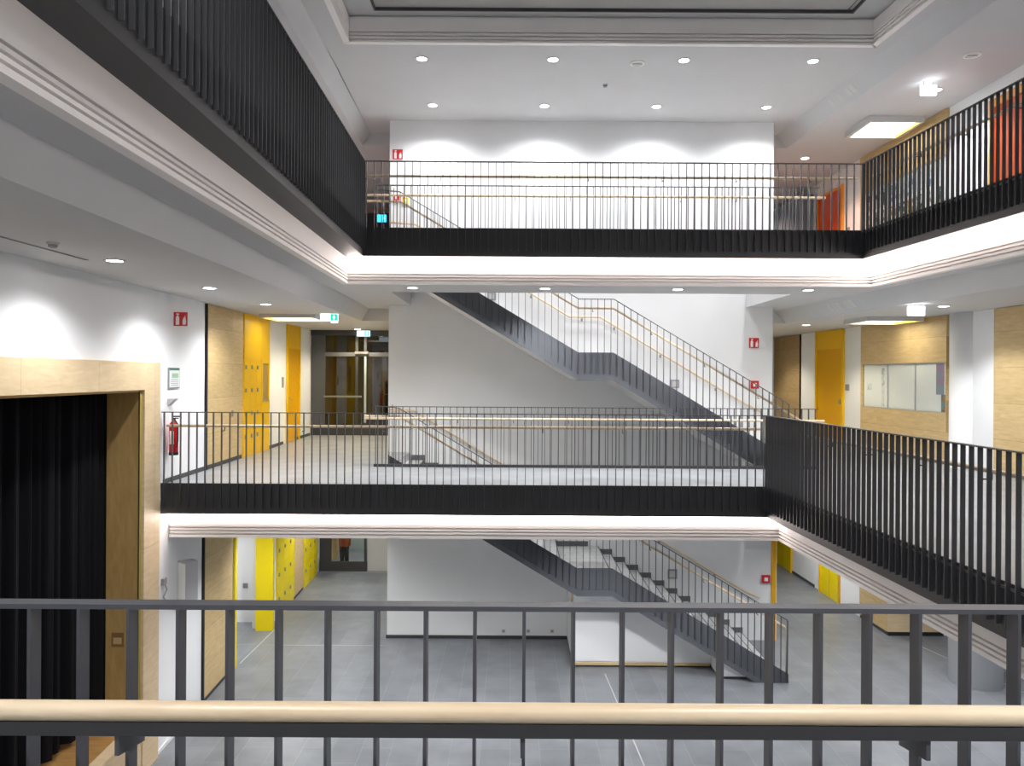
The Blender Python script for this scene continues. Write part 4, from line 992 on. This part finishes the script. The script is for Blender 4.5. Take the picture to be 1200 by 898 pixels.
def detector(lab, x, y, z, r=.055):
    t = thing('smoke_detector', lab, 'smoke detector', (x, y, z))
    MB().disc((x, y), r, z-.02, z).build('base', LGREY, t)
    rings = [[(x+rr*math.cos(k*math.pi/8), y+rr*math.sin(k*math.pi/8), z-h_) for k in range(16)] for rr, h_ in ((r*.75, .02), (r*.7, .045), (r*.3, .055))]
    MB().loft(rings).build('sensor_head', GREY, t)
detector('small smoke detector in the ceiling over the upper bridge', *WP(709, 99, 14.5).xy, EYE+5.5)
q = WP(62, 284, 7.2); detector('smoke detector on the left gallery ceiling near the narrow slot', q.x, 7.2, C1)
def round_vent(lab, x, y, z):
    t = thing('ceiling_outlet', lab, 'air outlet', (x, y, z))
    MB().ring((x, y), .10, .13, z-.015, z).build('ring', SIGNW, t); MB().disc((x, y), .09, z-.008, z-.002).build('disc', LGREY, t)
    MB().box(x-.08, x+.08, y-.012, y+.012, z-.018, z-.008).build('slot', GREY, t)
round_vent('round air outlet in the ceiling over the upper bridge', WP(747, 73, 13.5).x, 13.5, EYE+5.5)
round_vent('round air outlet in the lower ceiling of the upper right gallery', 7.4, 12.4, C2)
sl = MB(); sl.box(-4.62, -4.58, 3, 8.3, C1-.004, C1-.0005); tag(sl.build('ceiling_slot', BLACK_B), 'long narrow dark slot in the left gallery ceiling', 'air slot')
def grille(lab, F, zz):
    # small slatted grille on the sloping step of the right gallery soffit
    t = thing('vent_grille', lab, 'vent', (VR(14.5)+.8, 14.6, F-1.0))
    m = MB(); e = lambda Z, d: VR(Z)+d
    for k in range(6):
        Z = 14.2+k*.16
        if k == 2: continue
        def P(Z_, f, o): return (e(Z_, .63+.27*f)-.0-o*.7, Z_, F-.845-.28*f-o*.7)
        a = [P(Z, .25, .003), P(Z+.12, .25, .003), P(Z+.12, .7, .003), P(Z, .7, .003)]
        b_ = [P(Z, .25, -.01), P(Z+.12, .25, -.01), P(Z+.12, .7, -.01), P(Z, .7, -.01)]
        m.hexa(a, b_)
    m.build('louvres', LGREY, t)
grille('small slatted vent on the stepped soffit of the middle right gallery', F2, 0)
grille('small slatted vent on the stepped ceiling of the upper right gallery', FR, 0)

for x in (-3.0, 1.0, 5.0): downlight(x, 1.0, C0, 'added unseen downlight under the front gallery', PW*2.2, 155)  # unseen lamps added to light the ground floor from the front
for x in (-1.2, 1.8, 4.8): downlight(x, 1.2, ZR, 'added unseen downlight in the roof ceiling above the front gallery', PW*2.8, 155)  # unseen lamps added to brighten the upper railing bars and trims
downlight(6.9, 22.6, C2, 'added warm downlight far along the upper right corridor', PW*.9, 130, .5, (1, .62, .46))  # extra warm lamp added to lift the dim corridor
downlight(-7.0, 16.3, 3.2, 'added unseen downlight inside the ground floor recess', PW*.8, 140)  # lamp added to brighten the white recess wall
downlight(-4.6, 23.6, C0, 'added unseen downlight behind the ground floor glass door', PW*.8, 140)  # lamp added so the space beyond the door is lit
downlight(-3.9, 22.7, C1, 'added downlight behind the dark glass screen', PW*.35, 140)  # weak lamp added to show the yellow lockers through the glass
# ------------------------------------------------------------------ world and view
wd_ = bpy.data.worlds.new('world'); SC.world = wd_; wd_.use_nodes = True
wd_.node_tree.nodes['Background'].inputs[0].default_value = (.02, .02, .03, 1)
SC.view_settings.view_transform = 'Standard'; SC.view_settings.look = 'None'; SC.view_settings.gamma = 1; SC.view_settings.use_curve_mapping = False
SC.view_settings.exposure = 1.95
SC.cycles.use_denoising = True
SC.cycles.max_bounces = 8; SC.cycles.diffuse_bounces = 5; SC.cycles.transparent_max_bounces = 8
SC.cycles.sample_clamp_indirect = 6; SC.cycles.caustics_reflective = False; SC.cycles.caustics_refractive = False
# near-left and near-right bounce lighting come from the same lamps; some unseen downlights are added as fill
for o in list(bpy.data.objects):
    if o.type == 'MESH' and not o.data.polygons and not o.modifiers: bpy.data.objects.remove(o)
